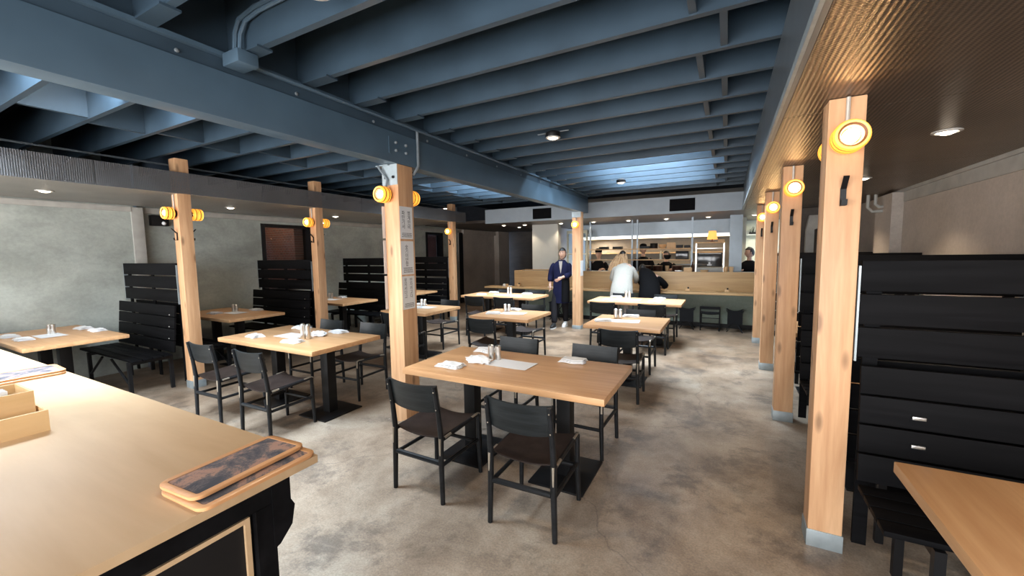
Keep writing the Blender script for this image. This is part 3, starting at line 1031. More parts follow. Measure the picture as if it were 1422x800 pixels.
LB = [0.66, 2.50, 4.34, 6.18, 8.02]
TABN = ['nearest', 'second', 'third', 'fourth']
for i, y in enumerate(LB):
    if i > 0:
        make_bench(1.47, True, f'black slatted booth bench with a tall back facing the {TABN[i-1]} left booth table', -7.46, y - 0.01, -1, 'booth benches', 0.13)
    if i < 4:
        make_bench(1.55, False, f'low slatted bench facing away from the camera toward the {TABN[i]} left booth table', -7.54, y + 0.06, 1, 'booth benches')
RB = [2.64, 4.48, 6.32, 8.10]
for i, y in enumerate(RB):
    bobj = make_bench(1.37, True, f'black slatted booth bench with a tall back, {ROWNAME[i]} in the right-hand booths', 0.60, y - 0.01, -1, 'booth benches')
    for z in (0.80, 0.665):
        MB().box(0.20, 0.25, -0.098 - (0.80 - z) * 0.09, -0.082 - (0.80 - z) * 0.09, z, z + 0.016, 0.002).build('hinge_plate', 'steel', bobj)
    if i < 3:
        make_bench(1.37, False, f'black slatted bench behind the {ROWNAME[i]} tall back of the right booths', 0.60, y + 0.06, 1, 'booth benches')

# ================================================================== TABLES
def make_table(label, x0, x1, y0, y1, bases, mat='oak', round_r=0.006, group='dining tables', pd=0.05, plate=0.0):
    cx, cy = (x0 + x1) / 2, (y0 + y1) / 2
    t = thing('dining_table', label, 'table', (cx, cy, 0), 0, group)
    w, d = x1 - x0, y1 - y0
    MB().box(-w / 2, w / 2, -d / 2, d / 2, 0.712, 0.757, round_r).build('tabletop', mat, t)
    for bx in bases:
        q = bx - cx
        MB().box(q - 0.05, q + 0.05, -pd, pd, 0.014, 0.70, 0.003).build('leg', 'steelblack', t)
        MB().box(q - 0.20, q + 0.20, -0.222, 0.235 + plate, 0.0, 0.013, 0.003).build('base_plate', 'steelblack', t)
        MB().box(q - 0.12, q + 0.12, -0.30, 0.30, 0.7005, 0.7115).build('top_plate', 'steelblack', t)
    return t


TD = dict(
    T1=('large oak table nearest the camera, beside the poster post', -2.17, -0.61, 2.28, 3.08, (-1.80, -1.0)),
    T2=('large oak table at left behind the host counter', -4.84, -3.28, 2.32, 3.14, (-4.45, -3.61)),
    T3=('square oak table half hidden by the poster post', -4.75, -3.86, 4.57, 5.45, (-4.30,)),
    T4=('square oak table in the middle, in front of the long far left table', -3.16, -2.25, 4.66, 5.45, (-2.70,)),
    T5=('long oak table at far left before the bar', -4.88, -3.23, 6.92, 7.70, (-4.45, -3.65)),
    T6=('square oak table in the second row at right, before the blond woman', -1.50, -0.62, 4.62, 5.48, (-1.06,)),
    T7=('long oak table just in front of the blond woman', -2.16, -0.62, 6.90, 7.70, (-1.78, -1.0)),
)
for k, (lab, *a) in TD.items():
    make_table(lab, *a[:4], a[4], plate=0.04 if k == 'T1' else 0.0)
for i, (y0, y1) in enumerate(((1.19, 2.0), (3.05, 3.86), (4.93, 5.76), (6.80, 7.62))):
    make_table(f'oak booth table, {TABN[i]} along the left wall', XL + 0.17, -6.04, y0, y1, (-7.2, -6.55), round_r=0.012, group='booth tables')
for i, (y0, y1) in enumerate(((1.28, 2.11), (3.14, 3.95), (5.0, 5.82))):
    make_table(('pale oak booth table at lower right by the nearest right post', 'oak booth table hidden behind the nearest right post', 'oak booth table behind the second right post')[i], 0.62, XR - 0.03, y0, y1, (0.95, 1.6), mat='oak_y', round_r=0.005, group='booth tables')


# ------------------------------------------------------------------ chairs
def make_chair():
    t = thing('dining_chair', 'x', 'chair', group='dining chairs')
    X, YR, YFr = 0.20, -0.215, 0.215
    for s in (-1, 1):
        MB().tube([(s * (X + .008), YR - .005, 0), (s * X, YR, 0.30), (s * X, YR + 0.005, 0.44), (s * (X - .002), YR - 0.012, 0.60), (s * (X - .004), YR - 0.045, 0.79)], [0.0155, 0.0185, 0.0185, 0.0165, 0.0135], 10).build('rear_leg', 'black', t)
        MB().tube([(s * (X + .008), YFr + .006, 0), (s * X, YFr, 0.25), (s * X, YFr, 0.445)], [0.0145, 0.0175, 0.0165], 10).build('front_leg', 'black', t)
        MB().tube([(s * X, YR + .016, 0.425), (s * X, YFr, 0.445)], 0.0145, 10).build('seat_rail', 'black', t)
        MB().tube([(s * X, YR + .018, 0.255), (s * X, YFr - .014, 0.255)], 0.0135, 8).build('stretcher', 'black', t)
        # bare joint pieces
        MB().tube([(s * (X + .004), YFr - 0.085, 0.4505), (s * (X + .004), YFr - 0.012, 0.4555), (s * (X + .004), YFr + .009, 0.448), (s * (X + .004), YFr + .0125, 0.375)], 0.0085, 8).build('front_joint', 'brass', t)
        MB().tube([(s * (X + .003), YR - .0125, 0.33), (s * (X + .002), YR - 0.0095, 0.44)], [0.006, 0.0085], 8).build('rear_joint', 'brass', t)
        MB().tube([(s * (X + .007), YR + 0.030, 0.432), (s * (X + .007), YR + 0.095, 0.4365)], 0.0095, 8).build('rail_joint', 'brass', t)
    MB().tube([(-X + .014, YR, 0.27), (X - .014, YR, 0.27)], 0.017, 8).build('stretcher', 'black', t)
    MB().tube([(-X + .014, YFr, 0.235), (X - .014, YFr, 0.235)], 0.0135, 8).build('stretcher', 'black', t)

    def seat(u, v):
        x = (u * 2 - 1) * 0.197
        y = -0.195 + v * 0.40
        return (x, y, 0.441 - 0.028 * (1 - (x / 0.197) ** 2) + 0.012 * v)
    MB().slab(seat, 12, 6, 0.008).build('seat', 'leather', t)

    def bk(u, v):
        x = (u * 2 - 1) * 0.205
        z = 0.60 + v * 0.195 - 0.010 * (1 - (x / .205) ** 2) * v
        y = YR - 0.012 - v * 0.033 + 0.016 - 0.03 * (1 - (x / .205) ** 2)
        if v < 0.01:
            z += 0.02 * abs(x / .205) ** 3
        return (x, y, z)
    MB().slab(bk, 14, 4, 0.011).build('backrest', 'blackback', t)
    for s in (-1, 1):
        for z in (0.635, 0.755):
            MB().ball((s * 0.196, YR - 0.0275 - (z - .6) * 0.17, z), 0.0045, 6).build('screw', 'brass', t)
    return t


chair0 = make_chair()
KIDS[chair0.name] = [c for c in bpy.data.objects if c.parent == chair0]
first_chair = True


def put_chair(label, x, yrear, facing, jit=0.0):
    """yrear: where the backrest stands"""
    global first_chair
    rz = 0 if facing > 0 else PI
    y = yrear + (0.215 if facing > 0 else -0.215)
    if first_chair:
        chair0['label'] = label
        chair0.location = (x, y, 0)
        chair0.rotation_euler = (0, 0, rz + jit)
        first_chair = False
    else:
        copy_tree(chair0, label, (x, y, 0), rz + jit)


CH = [
    ('black wooden chair, left one at the near side of the table nearest the camera', -1.79, 2.00, 1, -0.02),
    ('black wooden chair, right one at the near side of the table nearest the camera', -1.02, 1.99, 1, 0.02),
    ('black wooden chair, left one across the table nearest the camera, back towards the middle table', -1.78, 3.45, -1, 0.0),
    ('black wooden chair, right one across the table nearest the camera', -1.02, 3.43, -1, -0.02),
    ('black wooden chair beside the nearest left post, near side of the left table', -4.50, 2.03, 1, 0.03),
    ('black wooden chair at the near side of the left table, nearest the counter', -3.72, 2.04, 1, 0.02),
    ('black wooden chair, left one across the left table behind the host counter', -4.50, 3.46, -1, 0.0),
    ('black wooden chair across the left table, just left of the poster post', -3.79, 3.50, -1, 0.04),
    ('black wooden chair half hidden just left of the poster post', -4.22, 4.30, 1, 0.0),
    ('black wooden chair at the far side of the square table right of the poster post', -4.42, 5.88, -1, -0.04),
    ('black wooden chair at the near side of the middle square table', -2.76, 4.36, 1, 0.0),
    ('black wooden chair at the far side of the middle square table', -2.72, 5.82, -1, 0.0),
    ('black wooden chair, left one at the near side of the long far left table', -4.33, 6.60, 1, 0.03),
    ('black wooden chair, right one at the near side of the long far left table', -3.68, 6.61, 1, 0.0),
    ('black wooden chair, left one across the long far left table', -4.40, 8.0, -1, 0.0),
    ('black wooden chair, right one across the long far left table', -3.66, 8.0, -1, 0.0),
    ('black wooden chair at the near side of the second-row right square table', -1.01, 4.30, 1, 0.04),
    ('black wooden chair at the far side of the second-row right square table', -1.06, 5.86, -1, 0.0),
    ('black wooden chair, left one at the near side of the table before the blond woman', -1.79, 6.56, 1, 0.0),
    ('black wooden chair, right one at the near side of the table before the blond woman', -1.02, 6.56, 1, 0.03),
    ('black wooden chair right at the hem of the blond woman, across her table', -1.80, 8.06, -1, 0.0),
    ('black wooden chair beside the person in black, across the far right table', -1.00, 8.06, -1, 0.0),
]
for c in CH:
    put_chair(*c)


# ================================================================== TABLEWARE
def make_napkin(seed):
    rnd = random.Random(seed)
    ph = [rnd.uniform(0, 6) for _ in range(4)]

    def lay(off, w, h, amp):
        def fn(u, v):
            x = (u - .5) * w + 0.008 * math.sin(v * 7 + ph[0]) + off * 0.4
            y = (v - .5) * h + 0.007 * math.sin(u * 9 + ph[1])
            z = 0.004 + off + amp * (0.5 + 0.5 * math.sin(u * 8 + ph[2]) * math.sin(v * 5 + ph[3]))
            return (x, y, z)
        return fn
    m = MB().slab(lay(0.0, 0.20, 0.125, 0.004), 10, 6, 0.006)
    m.slab(lay(0.008, 0.185, 0.115, 0.006), 10, 6, 0.006)
    m.slab(lay(0.017, 0.17, 0.10, 0.008), 10, 6, 0.005)
    return m.mesh('napkin', 'napkin')


NAP = [make_napkin(k) for k in range(4)]
NZ = 0.7573


def napkin(label, x, y, rz, k=[0]):
    o_ = bpy.data.objects.new('napkin', NAP[k[0] % 4])
    k[0] += 1
    o_.location = (x, y, NZ)
    o_.rotation_euler = (0, 0, rz)
    COL.objects.link(o_)
    tag(o_, label, 'napkin', 'folded napkins')


def menu(label, x, y, rz, w=0.36, h=0.21):
    m = MB().slab(lambda u, v: ((u - .5) * w, (v - .5) * h, 0.0012 + 0.003 * max(0, u - .8) * 5), 10, 2, 0.001)
    o_ = m.build('menu_sheet', 'paper', None, (x, y, NZ))
    o_.rotation_euler = (0, 0, rz)
    tag(o_, label, 'paper', 'paper menus')


sh0 = None


def shaker(label, x, y, h=0.11, z=NZ):
    global sh0
    if sh0 is None:
        sh0 = thing('condiment_shaker', label, 'shaker', (x, y, z), 0, 'steel condiment shakers')
        MB().lathe([(0.024, 0), (0.026, 0.004), (0.024, 0.05), (0.023, 0.09), (0.0235, 0.092)], 18).build('body', 'steel', sh0)
        MB().lathe([(0.0245, 0.0925), (0.0245, 0.108), (0.016, 0.116), (0.004, 0.118)], 18).build('cap', 'steel', sh0)
        KIDS[sh0.name] = [c for c in bpy.data.objects if c.parent == sh0]
        t = sh0
    else:
        t = copy_tree(sh0, label, (x, y, z), 0)
    t.scale = (1, 1, h / 0.118)
    return t


def crumple(label, x, y, s=1.0):
    m = MB()
    b = bmesh.new()
    bmesh.ops.create_icosphere(b, subdivisions=3, radius=1)
    rnd = random.Random(int(x * 1000))
    ph = [rnd.uniform(0, 6) for _ in range(6)]
    for v in b.verts:
        d = 1 + 0.22 * math.sin(v.co.x * 7 + ph[0]) * math.sin(v.co.y * 8 + ph[1]) + 0.15 * math.sin(v.co.z * 11 + ph[2] + v.co.x * 5)
        v.co = Vector((v.co.x * 0.10 * d, v.co.y * 0.06 * d, max(0, (v.co.z * 0.03 * d + 0.024)))) * s
    m._add(b)
    o_ = m.build('crumpled_napkin', 'napkin', None, (x, y, NZ))
    tag(o_, label, 'napkin')


TABS = {
    'T1': 'the table nearest the camera', 'T2': 'the left table behind the host counter', 'T3': 'the square table right of the poster post',
    'T4': 'the middle square table', 'T5': 'the long far left table', 'T6': 'the second-row right square table', 'T7': 'the table before the blond woman'}
for k, xs in (('T1', (-1.85, -1.05)), ('T2', (-4.48, -3.83)), ('T5', (-4.50, -3.68)), ('T7', (-1.82, -1.05))):
    y0, y1 = TD[k][3], TD[k][4]
    for s, yy in (('near', y0 + 0.19), ('far', y1 - 0.09)):
        for q, xx in zip(('left', 'right'), xs):
            if k == 'T1' and s == 'near' and q == 'right':
                continue
            napkin(f'folded white napkin at the {s} {q} place of {TABS[k]}', xx, yy, random.uniform(-.15, .15))
for k, spots in (('T3', (('far', -4.60, 5.33),)), ('T4', (('far', -2.82, 5.37),)), ('T6', (('far', -1.10, 5.40), ))):
    for s, xx, yy in spots:
        napkin(f'folded white napkin at the {s} side of {TABS[k]}', xx, yy, random.uniform(-.1, .1))
for k, xx, yy in (('T3', -4.40, 4.98), ('T4', -2.93, 4.93), ('T6', -1.34, 4.93)):
    napkin(f'rumpled white napkin near the middle of {TABS[k]}', xx, yy, 0.4)
for k, xx, yy, rz in (('T1', -1.46, 2.72, -0.05), ('T2', -4.15, 2.72, 0.0), ('T3', -4.33, 5.12, 0), ('T4', -2.68, 5.08, 0.1), ('T5', -4.08, 7.30, 0), ('T6', -1.10, 5.03, 0.1), ('T7', -1.50, 7.28, 0)):
    menu(f'white paper menu lying in the middle of {TABS[k]}', xx, yy, rz)
for k, xx, yy, h in (('T1', -1.65, 2.78, 0.125), ('T2', -3.86, 2.66, 0.165), ('T3', -4.47, 5.24, 0.12), ('T4', -2.85, 5.20, 0.115), ('T5', -4.00, 7.42, 0.15), ('T6', -1.22, 5.19, 0.13), ('T7', -1.56, 7.38, 0.15)):
    shaker(f'steel condiment shaker, left of the pair on {TABS[k]}', xx - 0.027, yy, h)
    shaker(f'steel condiment shaker, right of the pair on {TABS[k]}', xx + 0.027, yy + 0.02, h * 0.97)
crumple('crumpled white napkin against the shakers on the table nearest the camera', -1.72, 2.66)
crumple('crumpled white napkin right of the shakers on the left table', -3.88, 2.84, 0.95)
for i, L in enumerate((
        (((-7.12, 1.32), (-6.70, 1.34), (-7.05, 1.90), (-6.68, 1.92)), (-6.80, 1.56), (-6.95, 1.60)),
        (((-6.92, 3.30), (-6.70, 3.80)), (-6.72, 3.50), (-6.86, 3.56)),
        (((-6.95, 5.85 - 0.2), (-7.2, 5.2)), (-6.85, 5.34), (-7.02, 5.44)),
        (((-6.78, 7.50), (-7.1, 7.0)), (-6.75, 7.18), (-6.95, 7.25)))):
    naps, mn, sk = L
    nm = f'the {TABN[i]} left booth table'
    for j, (xx, yy) in enumerate(naps):
        ps = ('near left corner', 'near right corner', 'far left corner', 'far right corner')[j] if len(naps) == 4 else ('near side', 'far side')[j]
        napkin(f'folded white napkin at the {ps} of {nm}', xx, yy, PI / 2 * 0 + random.uniform(-.1, .1))
    menu(f'white paper menu lying in the middle of {nm}', *mn, 0)
    shaker(f'steel condiment shaker, left of the pair on {nm}', sk[0] - 0.027, sk[1], 0.12)
    shaker(f'steel condiment shaker, right of the pair on {nm}', sk[0] + 0.027, sk[1] + 0.015, 0.12)


# ================================================================== POSTERS
def text_mesh(body, size, mat, name='lettering', spacing=1.0, align='CENTER'):
    cu = bpy.data.curves.new(name, 'FONT')
    cu.body = body
    cu.size = size
    cu.align_x = align
    cu.space_line = spacing
    cu.extrude = 0.0002
    ob = bpy.data.objects.new(name, cu)
    COL.objects.link(ob)
    bpy.context.view_layer.update()
    dg = bpy.context.evaluated_depsgraph_get()
    me = bpy.data.meshes.new_from_object(ob.evaluated_get(dg))
    bpy.data.objects.remove(ob)
    me.name = name
    me.materials.clear()
    me.materials.append(M[mat])
    return me


def poster_(label, z0, z1, cols, nsmall, y0=2.862, y1=3.03):
    px = -2.6795
    t = thing('poster', label, 'poster', (px, (y0 + y1) / 2, z0), 0, 'posters on the middle post')
    w, h = y1 - y0, z1 - z0
    MB().box(0, 0.0012, -w / 2, w / 2, 0, h).build('sheet', 'poster', t)
    R = Matrix(((0, 0, 1, 0.0016), (1, 0, 0, 0), (0, 1, 0, 0), (0, 0, 0, 1)))
    for body, yc, ztop, sz in cols:
        me = text_mesh('\n'.join(body), sz, 'ink', spacing=0.92)
        me.transform(R @ Matrix.Translation((yc, ztop, 0)))
        o_ = bpy.data.objects.new('lettering', me)
        COL.objects.link(o_)
        o_.parent = t
    rnd = random.Random(int(z0 * 100))
    m = MB()
    for k in range(nsmall):
        zz = 0.018 + k * 0.011
        x = -w / 2 + 0.018 + rnd.uniform(0, 0.01)
        while x < w / 2 - 0.022:
            g = rnd.uniform(0.006, 0.02)
            m.box(0.0012, 0.0015, x, min(x + g, w / 2 - 0.016), zz, zz + 0.005)
            x += g + 0.004
    m.build('small_print', 'ink', t)
    return t


poster_('topmost of the three white lettered posters on the middle post', 1.765, 2.066, [('파만기서', -0.040, 0.225, 0.046), ('별계만비', 0.035, 0.225, 0.046)], 4)
poster_('middle one of the three white lettered posters on the middle post', 1.430, 1.745, [('숯기미만합', -0.01, 0.245, 0.044)], 5)
poster_('lowest of the three white lettered posters on the middle post', 1.10, 1.415, [('못지서다고', -0.040, 0.262, 0.042), ('만자위고다', 0.035, 0.262, 0.042)], 4)
for i, (z0, z1) in enumerate(((1.775, 2.07), (1.44, 1.755), (1.10, 1.42))):
    o_ = MB().box(-2.8618, -2.8606, 2.822, 3.00, z0, z1).build('poster', 'poster')
    tag(o_, f'white poster edge on the hidden left face of the middle post, {("topmost", "middle", "lowest")[i]} one', 'poster', 'posters on the middle post')
for i, xx in enumerate((-2.8618, -2.679)):
    o_ = MB().box(xx, xx + 0.0012, 8.085, 8.27, 1.12, 1.44).build('poster', 'poster')
    tag(o_, ('white poster on the left side of the bar post next to the waiter', 'white poster on the right side of the bar post')[i], 'poster', 'posters on the bar post')

# ================================================================== BAR
bar = thing('bar_counter', 'blond oak bar with a green-grey front and low dining ledge', 'counter', (-2.3, 9.5, 0))


def barpart(mb, name, mat, par=None):
    bmesh.ops.transform(mb.bm, matrix=Matrix.Translation((2.3, -9.5, 0)), verts=mb.bm.verts[:])
    return mb.build(name, mat, par or bar)


barpart(MB().box(-5.62, 0.62, 9.05, 9.42, 0.715, 0.757, 0.004), 'ledge', 'bar')
barpart(MB().box(-4.92, 0.62, 9.42, 9.46, 0.715, 1.16, 0.003), 'front_panel', 'bar')
barpart(MB().box(-4.92, -4.88, 9.461, 10.0, 0.715, 1.16, 0.003).box(-4.879, -4.0, 9.96, 9.998, 0.715, 1.17), 'side_panel', 'bar')
barpart(MB().box(-4.60, 0.62, 9.40, 9.45, 0.0, 0.714), 'base_front', 'green')
barpart(MB().box(-4.60, 0.62, 9.385, 9.399, 0.0, 0.09), 'kick_strip', 'steelblack')
barpart(MB().box(-4.879, 0.62, 9.461, 9.95, 1.10, 1.145), 'worktop', 'steelgrey')

# folding stools in front of the bar
st0 = thing('folding_stool', 'black folding canvas stool with crossed legs, left of the three at the bar front', 'stool', (-0.70, 9.1, 0), 0, 'folding stools')
for s in (-1, 1):
    MB().tube([(-0.14, s * 0.13, 0.0), (0.14, s * 0.13, 0.42)], 0.009, 8).build('leg', 'steelblack', st0)
    MB().tube([(0.14, s * 0.15, 0.0), (-0.14, s * 0.15, 0.42)], 0.009, 8).build('leg', 'steelblack', st0)
for s in (-1, 1):
    MB().tube([(s * 0.14, -0.17, 0.425), (s * 0.14, 0.17, 0.425)], 0.012, 8).build('top_rail', 'steelblack', st0)
MB().slab(lambda u, v: ((u - .5) * 0.285, (v - .5) * 0.3, 0.432 - 0.045 * (1 - (2 * u - 1) ** 2)), 8, 3, 0.004).build('canvas_seat', 'canvas', st0)
MB().slab(lambda u, v: ((u - .5) * 0.26, -0.165 + 0.0 * v, 0.16 + v * 0.26), 6, 4, 0.004).build('side_pocket', 'canvas', st0)
KIDS[st0.name] = [c for c in bpy.data.objects if c.parent == st0]
copy_tree(st0, 'black folding canvas stool at the bar front, rightmost beside the post', (0.17, 9.1, 0), 0)
copy_tree(st0, 'black folding stool at the bar front hidden behind the far right table', (-1.35, 9.1, 0), 0)
copy_tree(st0, 'black folding stool under the left end of the bar ledge', (-3.6, 9.1, 0), 0)
copy_tree(st0, 'black folding stool behind the legs of the waiter', (-3.15, 9.15, 0), 0.1)
fc = thing('folding_chair', 'black folding canvas chair between two stools at the bar front', 'chair', (-0.27, 9.12, 0), 0)
for s in (-1, 1):
    MB().tube([(s * 0.17, -0.17, 0), (s * 0.175, -0.18, 0.30), (s * 0.175, -0.185, 0.49)], 0.012, 8).build('rear_post', 'steelblack', fc)
    MB().tube([(s * 0.17, 0.17, 0), (s * 0.17, 0.17, 0.34)], 0.012, 8).build('front_leg', 'steelblack', fc)
    MB().tube([(s * 0.17, -0.18, 0.34), (s * 0.17, 0.17, 0.34)], 0.010, 8).build('seat_rail', 'steelblack', fc)
MB().slab(lambda u, v: ((u - .5) * 0.36, -0.19 - 0.012 * (1 - (2 * u - 1) ** 2), 0.44 + v * 0.055), 8, 2, 0.006).build('back_band', 'canvas', fc)
MB().slab(lambda u, v: ((u - .5) * 0.35, (v - .5) * 0.34, 0.35 - 0.02 * (1 - (2 * u - 1) ** 2)), 8, 2, 0.006).build('seat', 'canvas', fc)
for z in (0.12, 0.26, 0.385):
    MB().tube([(-0.172, -0.178, z), (0.172, -0.178, z)], 0.008, 8).build('crossbar', 'steelblack', fc)

# little sets along the ledge
for i, (x, d) in enumerate(((-4.75, 'left end of the panel'), (-3.45, 'left of the waiter'), (-2.2, 'right of the bar post'), (-0.72, 'behind the person in black'), (0.02, 'near the right posts'))):
    cd_ = thing('condiment_caddy', f'small wooden condiment holder on the bar ledge, {d}', 'caddy', (x, 9.33, 0.7575), 0, 'ledge condiment holders')
    MB().box(-0.04, 0.04, -0.03, 0.03, 0, 0.05, 0.003).build('holder', 'palewood', cd_)
    MB().box(-0.005, 0.025, -0.01, 0.012, 0.0505, 0.085, 0.003).build('bottle', 'steelblack', cd_)
    o_ = MB().box(-0.13, 0.13, -0.05, 0.05, 0, 0.012, 0.003).build('side_plate', 'napkin' if i < 2 else 'palewood', None, (x - 0.33, 9.30, 0.7575))
    tag(o_, f'flat place setting on the bar ledge, {d}', 'tray', 'ledge place settings')
for j, x in enumerate((-5.13, -5.05)):
    o_ = MB().lathe([(0.028, 0), (0.034, 0.01), (0.036, 0.06), (0.03, 0.062)], 14).build('cup', ('napkin', 'palewood')[j], None, (x, 9.25, 0.7575))
    tag(o_, ('white cup on the far left end of the bar ledge', 'pale wooden cup on the far left end of the bar ledge')[j], 'cup')

# ================================================================== KITCHEN
pass_ = thing('pass_shelf', 'steel pass-through shelf unit on posts above the kitchen counter', 'shelf', (-1.9, 10.0, 0))
for i, x in enumerate((-3.05, -2.02, -1.90, -0.70)):
    MB().box(x + 1.9 - 0.018, x + 1.9 + 0.018, -0.018, 0.018, 1.10, 2.361).build('post', 'steelgrey', pass_)
MB().box(-1.13, 1.18, -0.16, 0.16, 1.655, 1.675, 0.003).build('upper_shelf', 'palewood', pass_)
MB().box(-1.13, 1.18, -0.16, 0.16, 1.40, 1.42, 0.003).build('lower_shelf', 'palewood', pass_)
struct('trim_8', MB().box(0.04, 0.28, 9.97, 10.2, 0.0, 2.36), 'steelgrey')
kc = thing('kitchen_counter', 'steel kitchen work counter behind the oak bar', 'counter', (-1.8, 10.15, 0))
MB().box(-2.0, 1.8, -0.19, 0.28, 1.06, 1.098, 0.003).build('worktop', 'steelgrey', kc)
MB().box(-1.98, 1.78, -0.15, 0.26, 0.0, 1.0595).build('cabinet', 'steelgrey', kc)
hood = thing('extractor_hood', 'long blue-grey steel extractor hood across the kitchen', 'hood', (-1.6, 11.6, 0))
MB().prism([(-0.5, 1.98), (-0.5, 2.361), (0.69, 2.361), (0.69, 1.98)], -2.1, 1.75, Matrix(((0, 0, 1, 0), (1, 0, 0, 0), (0, 1, 0, 0), (0, 0, 0, 1)))).build('canopy', 'steelgrey', hood)
MB().box(-2.1, 1.75, -0.515, -0.501, 1.97, 2.03).build('lip', 'steel', hood)
MB().box(-2.0, 1.65, -0.40, -0.34, 1.955, 1.979).build('light_strip', 'strip', hood)
l = area('hood_light', (-1.6, 11.35, 1.94), (0, 0, 0), 3.2, 0.3, 22, (1.0, 0.80, 0.55))
area('pantry_light', (1.0, 11.2, 2.33), (0, 0, 0), 0.9, 0.5, 26, (1.0, 0.96, 0.82))
area('unseen_kitchen_fill', (-3.3, 11.8, 1.93), (0, 0, 0), 0.6, 0.4, 14, (1.0, 0.95, 0.80))  # unseen lamp added under the hood to brighten the left of the kitchen
# white framed glass door left of the bar post
dr = struct('door_1', MB().box(-3.90, -3.86, 10.6, 10.66, 0, 2.2).box(-3.36, -3.32, 10.6, 10.66, 0, 2.2).box(-3.859, -3.361, 10.6, 10.66, 2.12, 2.2).box(-3.859, -3.361, 10.6, 10.66, 0, 0.12).box(-3.859, -3.361, 10.615, 10.645, 1.55, 1.58), 'cream')
MB().box(-3.859, -3.361, 10.625, 10.63, 0.121, 2.119).build('pane', 'glass', dr)
# back shelves
bs = thing('back_shelf', 'long pale shelf along the back kitchen wall', 'shelf', (-1.8, 12.1, 0))
MB().box(-1.9, 1.7, -0.15, 0.19, 1.55, 1.575).build('board', 'palewood', bs)
MB().box(-1.9, 1.7, -0.15, 0.19, 1.22, 1.245).build('board', 'steelgrey', bs)


def small(name, label, cat, x, y, z, kind, s, mat, group=None):
    m = MB()
    w, h = s
    if kind == 'box':
        m.box(-w / 2, w / 2, -w * 0.35, w * 0.35, 0, h, min(w, h) * 0.08)
    elif kind == 'bowl':
        m.lathe([(w * 0.25, 0), (w * 0.42, h * 0.4), (w * 0.5, h), (w * 0.46, h), (w * 0.36, h * 0.4), (0.002, h * 0.15)], 16, cap=False)
    elif kind == 'pot':
        m.lathe([(w * 0.48, 0), (w * 0.5, h * 0.1), (w * 0.5, h * 0.9), (w * 0.54, h), (w * 0.5, h), (w * 0.1, h * 1.05)], 16)
    elif kind == 'cup':
        m.lathe([(w * 0.40, 0), (w * 0.48, h * 0.5), (w * 0.5, h), (w * 0.42, h * 0.96)], 14)
    elif kind == 'bottle':
        m.lathe([(w * 0.5, 0), (w * 0.5, h * 0.6), (w * 0.18, h * 0.78), (w * 0.18, h)], 12)
    o_ = m.build(name, mat, None, (x, y, z))
    tag(o_, label, cat, group)
    return o_


SH = 1.6755
for i, x in enumerate((-2.70, -2.36, -1.72)):
    small('tray_box', ('black tray on the upper pass shelf right of the bar post', 'black tray on the upper pass shelf above the cook in black', 'black tray on the upper pass shelf left of the black pot')[i], 'tray', x, 9.99, SH, 'box', (0.22, 0.06), 'steelblack')
small('pot', 'round black pot on the upper pass shelf', 'pot', -1.52, 9.99, SH, 'pot', (0.17, 0.12), 'steelblack')
small('bowl', 'yellow cloth bundle in a bowl on the upper pass shelf', 'bowl', -1.33, 9.99, SH, 'bowl', (0.18, 0.09), 'palewood')
small('carton', 'tan carton on the upper pass shelf beside the bowl', 'box', -1.14, 9.99, SH, 'box', (0.18, 0.13), 'palewood')
small('tray_box', 'low dark tray on the upper pass shelf right of the carton', 'tray', -0.96, 9.99, SH, 'box', (0.14, 0.07), 'steelblack')
small('tray_box', 'long dark tray at the right end of the upper pass shelf', 'tray', -0.80, 9.99, SH, 'box', (0.13, 0.06), 'steelblack')
SL = 1.4205
small('oven_box', 'black microwave box on the lower pass shelf at its right end', 'oven', -0.90, 10.0, SL, 'box', (0.27, 0.19), 'screen')
small('carton', 'pale carton right of the black microwave on the lower pass shelf', 'box', -0.7425, 10.02, SL, 'box', (0.042, 0.18), 'cream')
small('bowl', 'dark bowl on the lower pass shelf left of the microwave', 'bowl', -1.22, 10.0, SL, 'bowl', (0.17, 0.10), 'steelblack')
small('bottle', 'pale bottle on the lower pass shelf beside the bowl', 'bottle', -1.36, 9.98, SL, 'bottle', (0.06, 0.2), 'cream')
for i, x in enumerate((-1.70, -1.45, -1.02)):
    small('pot', ('dark copper pot on the kitchen counter behind the person in black', 'dark copper pot in the middle of the kitchen counter', 'dark copper pot on the kitchen counter below the microwave')[i], 'pot', x, 10.12, 1.0985, 'pot', (0.22, 0.17), 'copper')
small('cup', 'stack of pale cups between the copper pots', 'cup', -1.23, 10.08, 1.0985, 'cup', (0.09, 0.17), 'palewood')
small('carton', 'white carton on the kitchen counter at the right end of the pots', 'box', -0.80, 10.1, 1.0985, 'box', (0.15, 0.14), 'cream')
# equipment with the orange lamp
eq = thing('pos_station', 'steel equipment rack with a dark monitor under the orange lamp', 'equipment', (-0.33, 9.78, 1.1455))
for s in (-1, 1):
    MB().box(s * 0.27 - 0.012, s * 0.27 + 0.012, 0.0, 0.03, 0, 0.62).build('post', 'steel', eq)
MB().box(-0.29, 0.29, -0.12, 0.14, 0.6205, 0.645, 0.003).build('top_shelf', 'palewood', eq)
MB().box(-0.257, 0.257, -0.10, 0.13, 0.50, 0.52, 0.003).build('middle_shelf', 'steel', eq)
mo = MB().box(-0.24, 0.24, -0.06, -0.03, 0.12, 0.42, 0.006).build('monitor', 'screen', eq)
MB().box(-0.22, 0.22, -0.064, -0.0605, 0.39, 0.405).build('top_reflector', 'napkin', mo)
MB().box(-0.045, 0.045, -0.075, -0.0605, 0.14, 0.17, 0.004).box(-0.02, 0.02, -0.075, -0.0605, 0.17, 0.215, 0.004).build('monitor_stand', 'napkin', eq)
MB().box(-0.25, 0.25, -0.12, 0.12, 0.0, 0.10, 0.01).build('base_box', 'trim', eq)
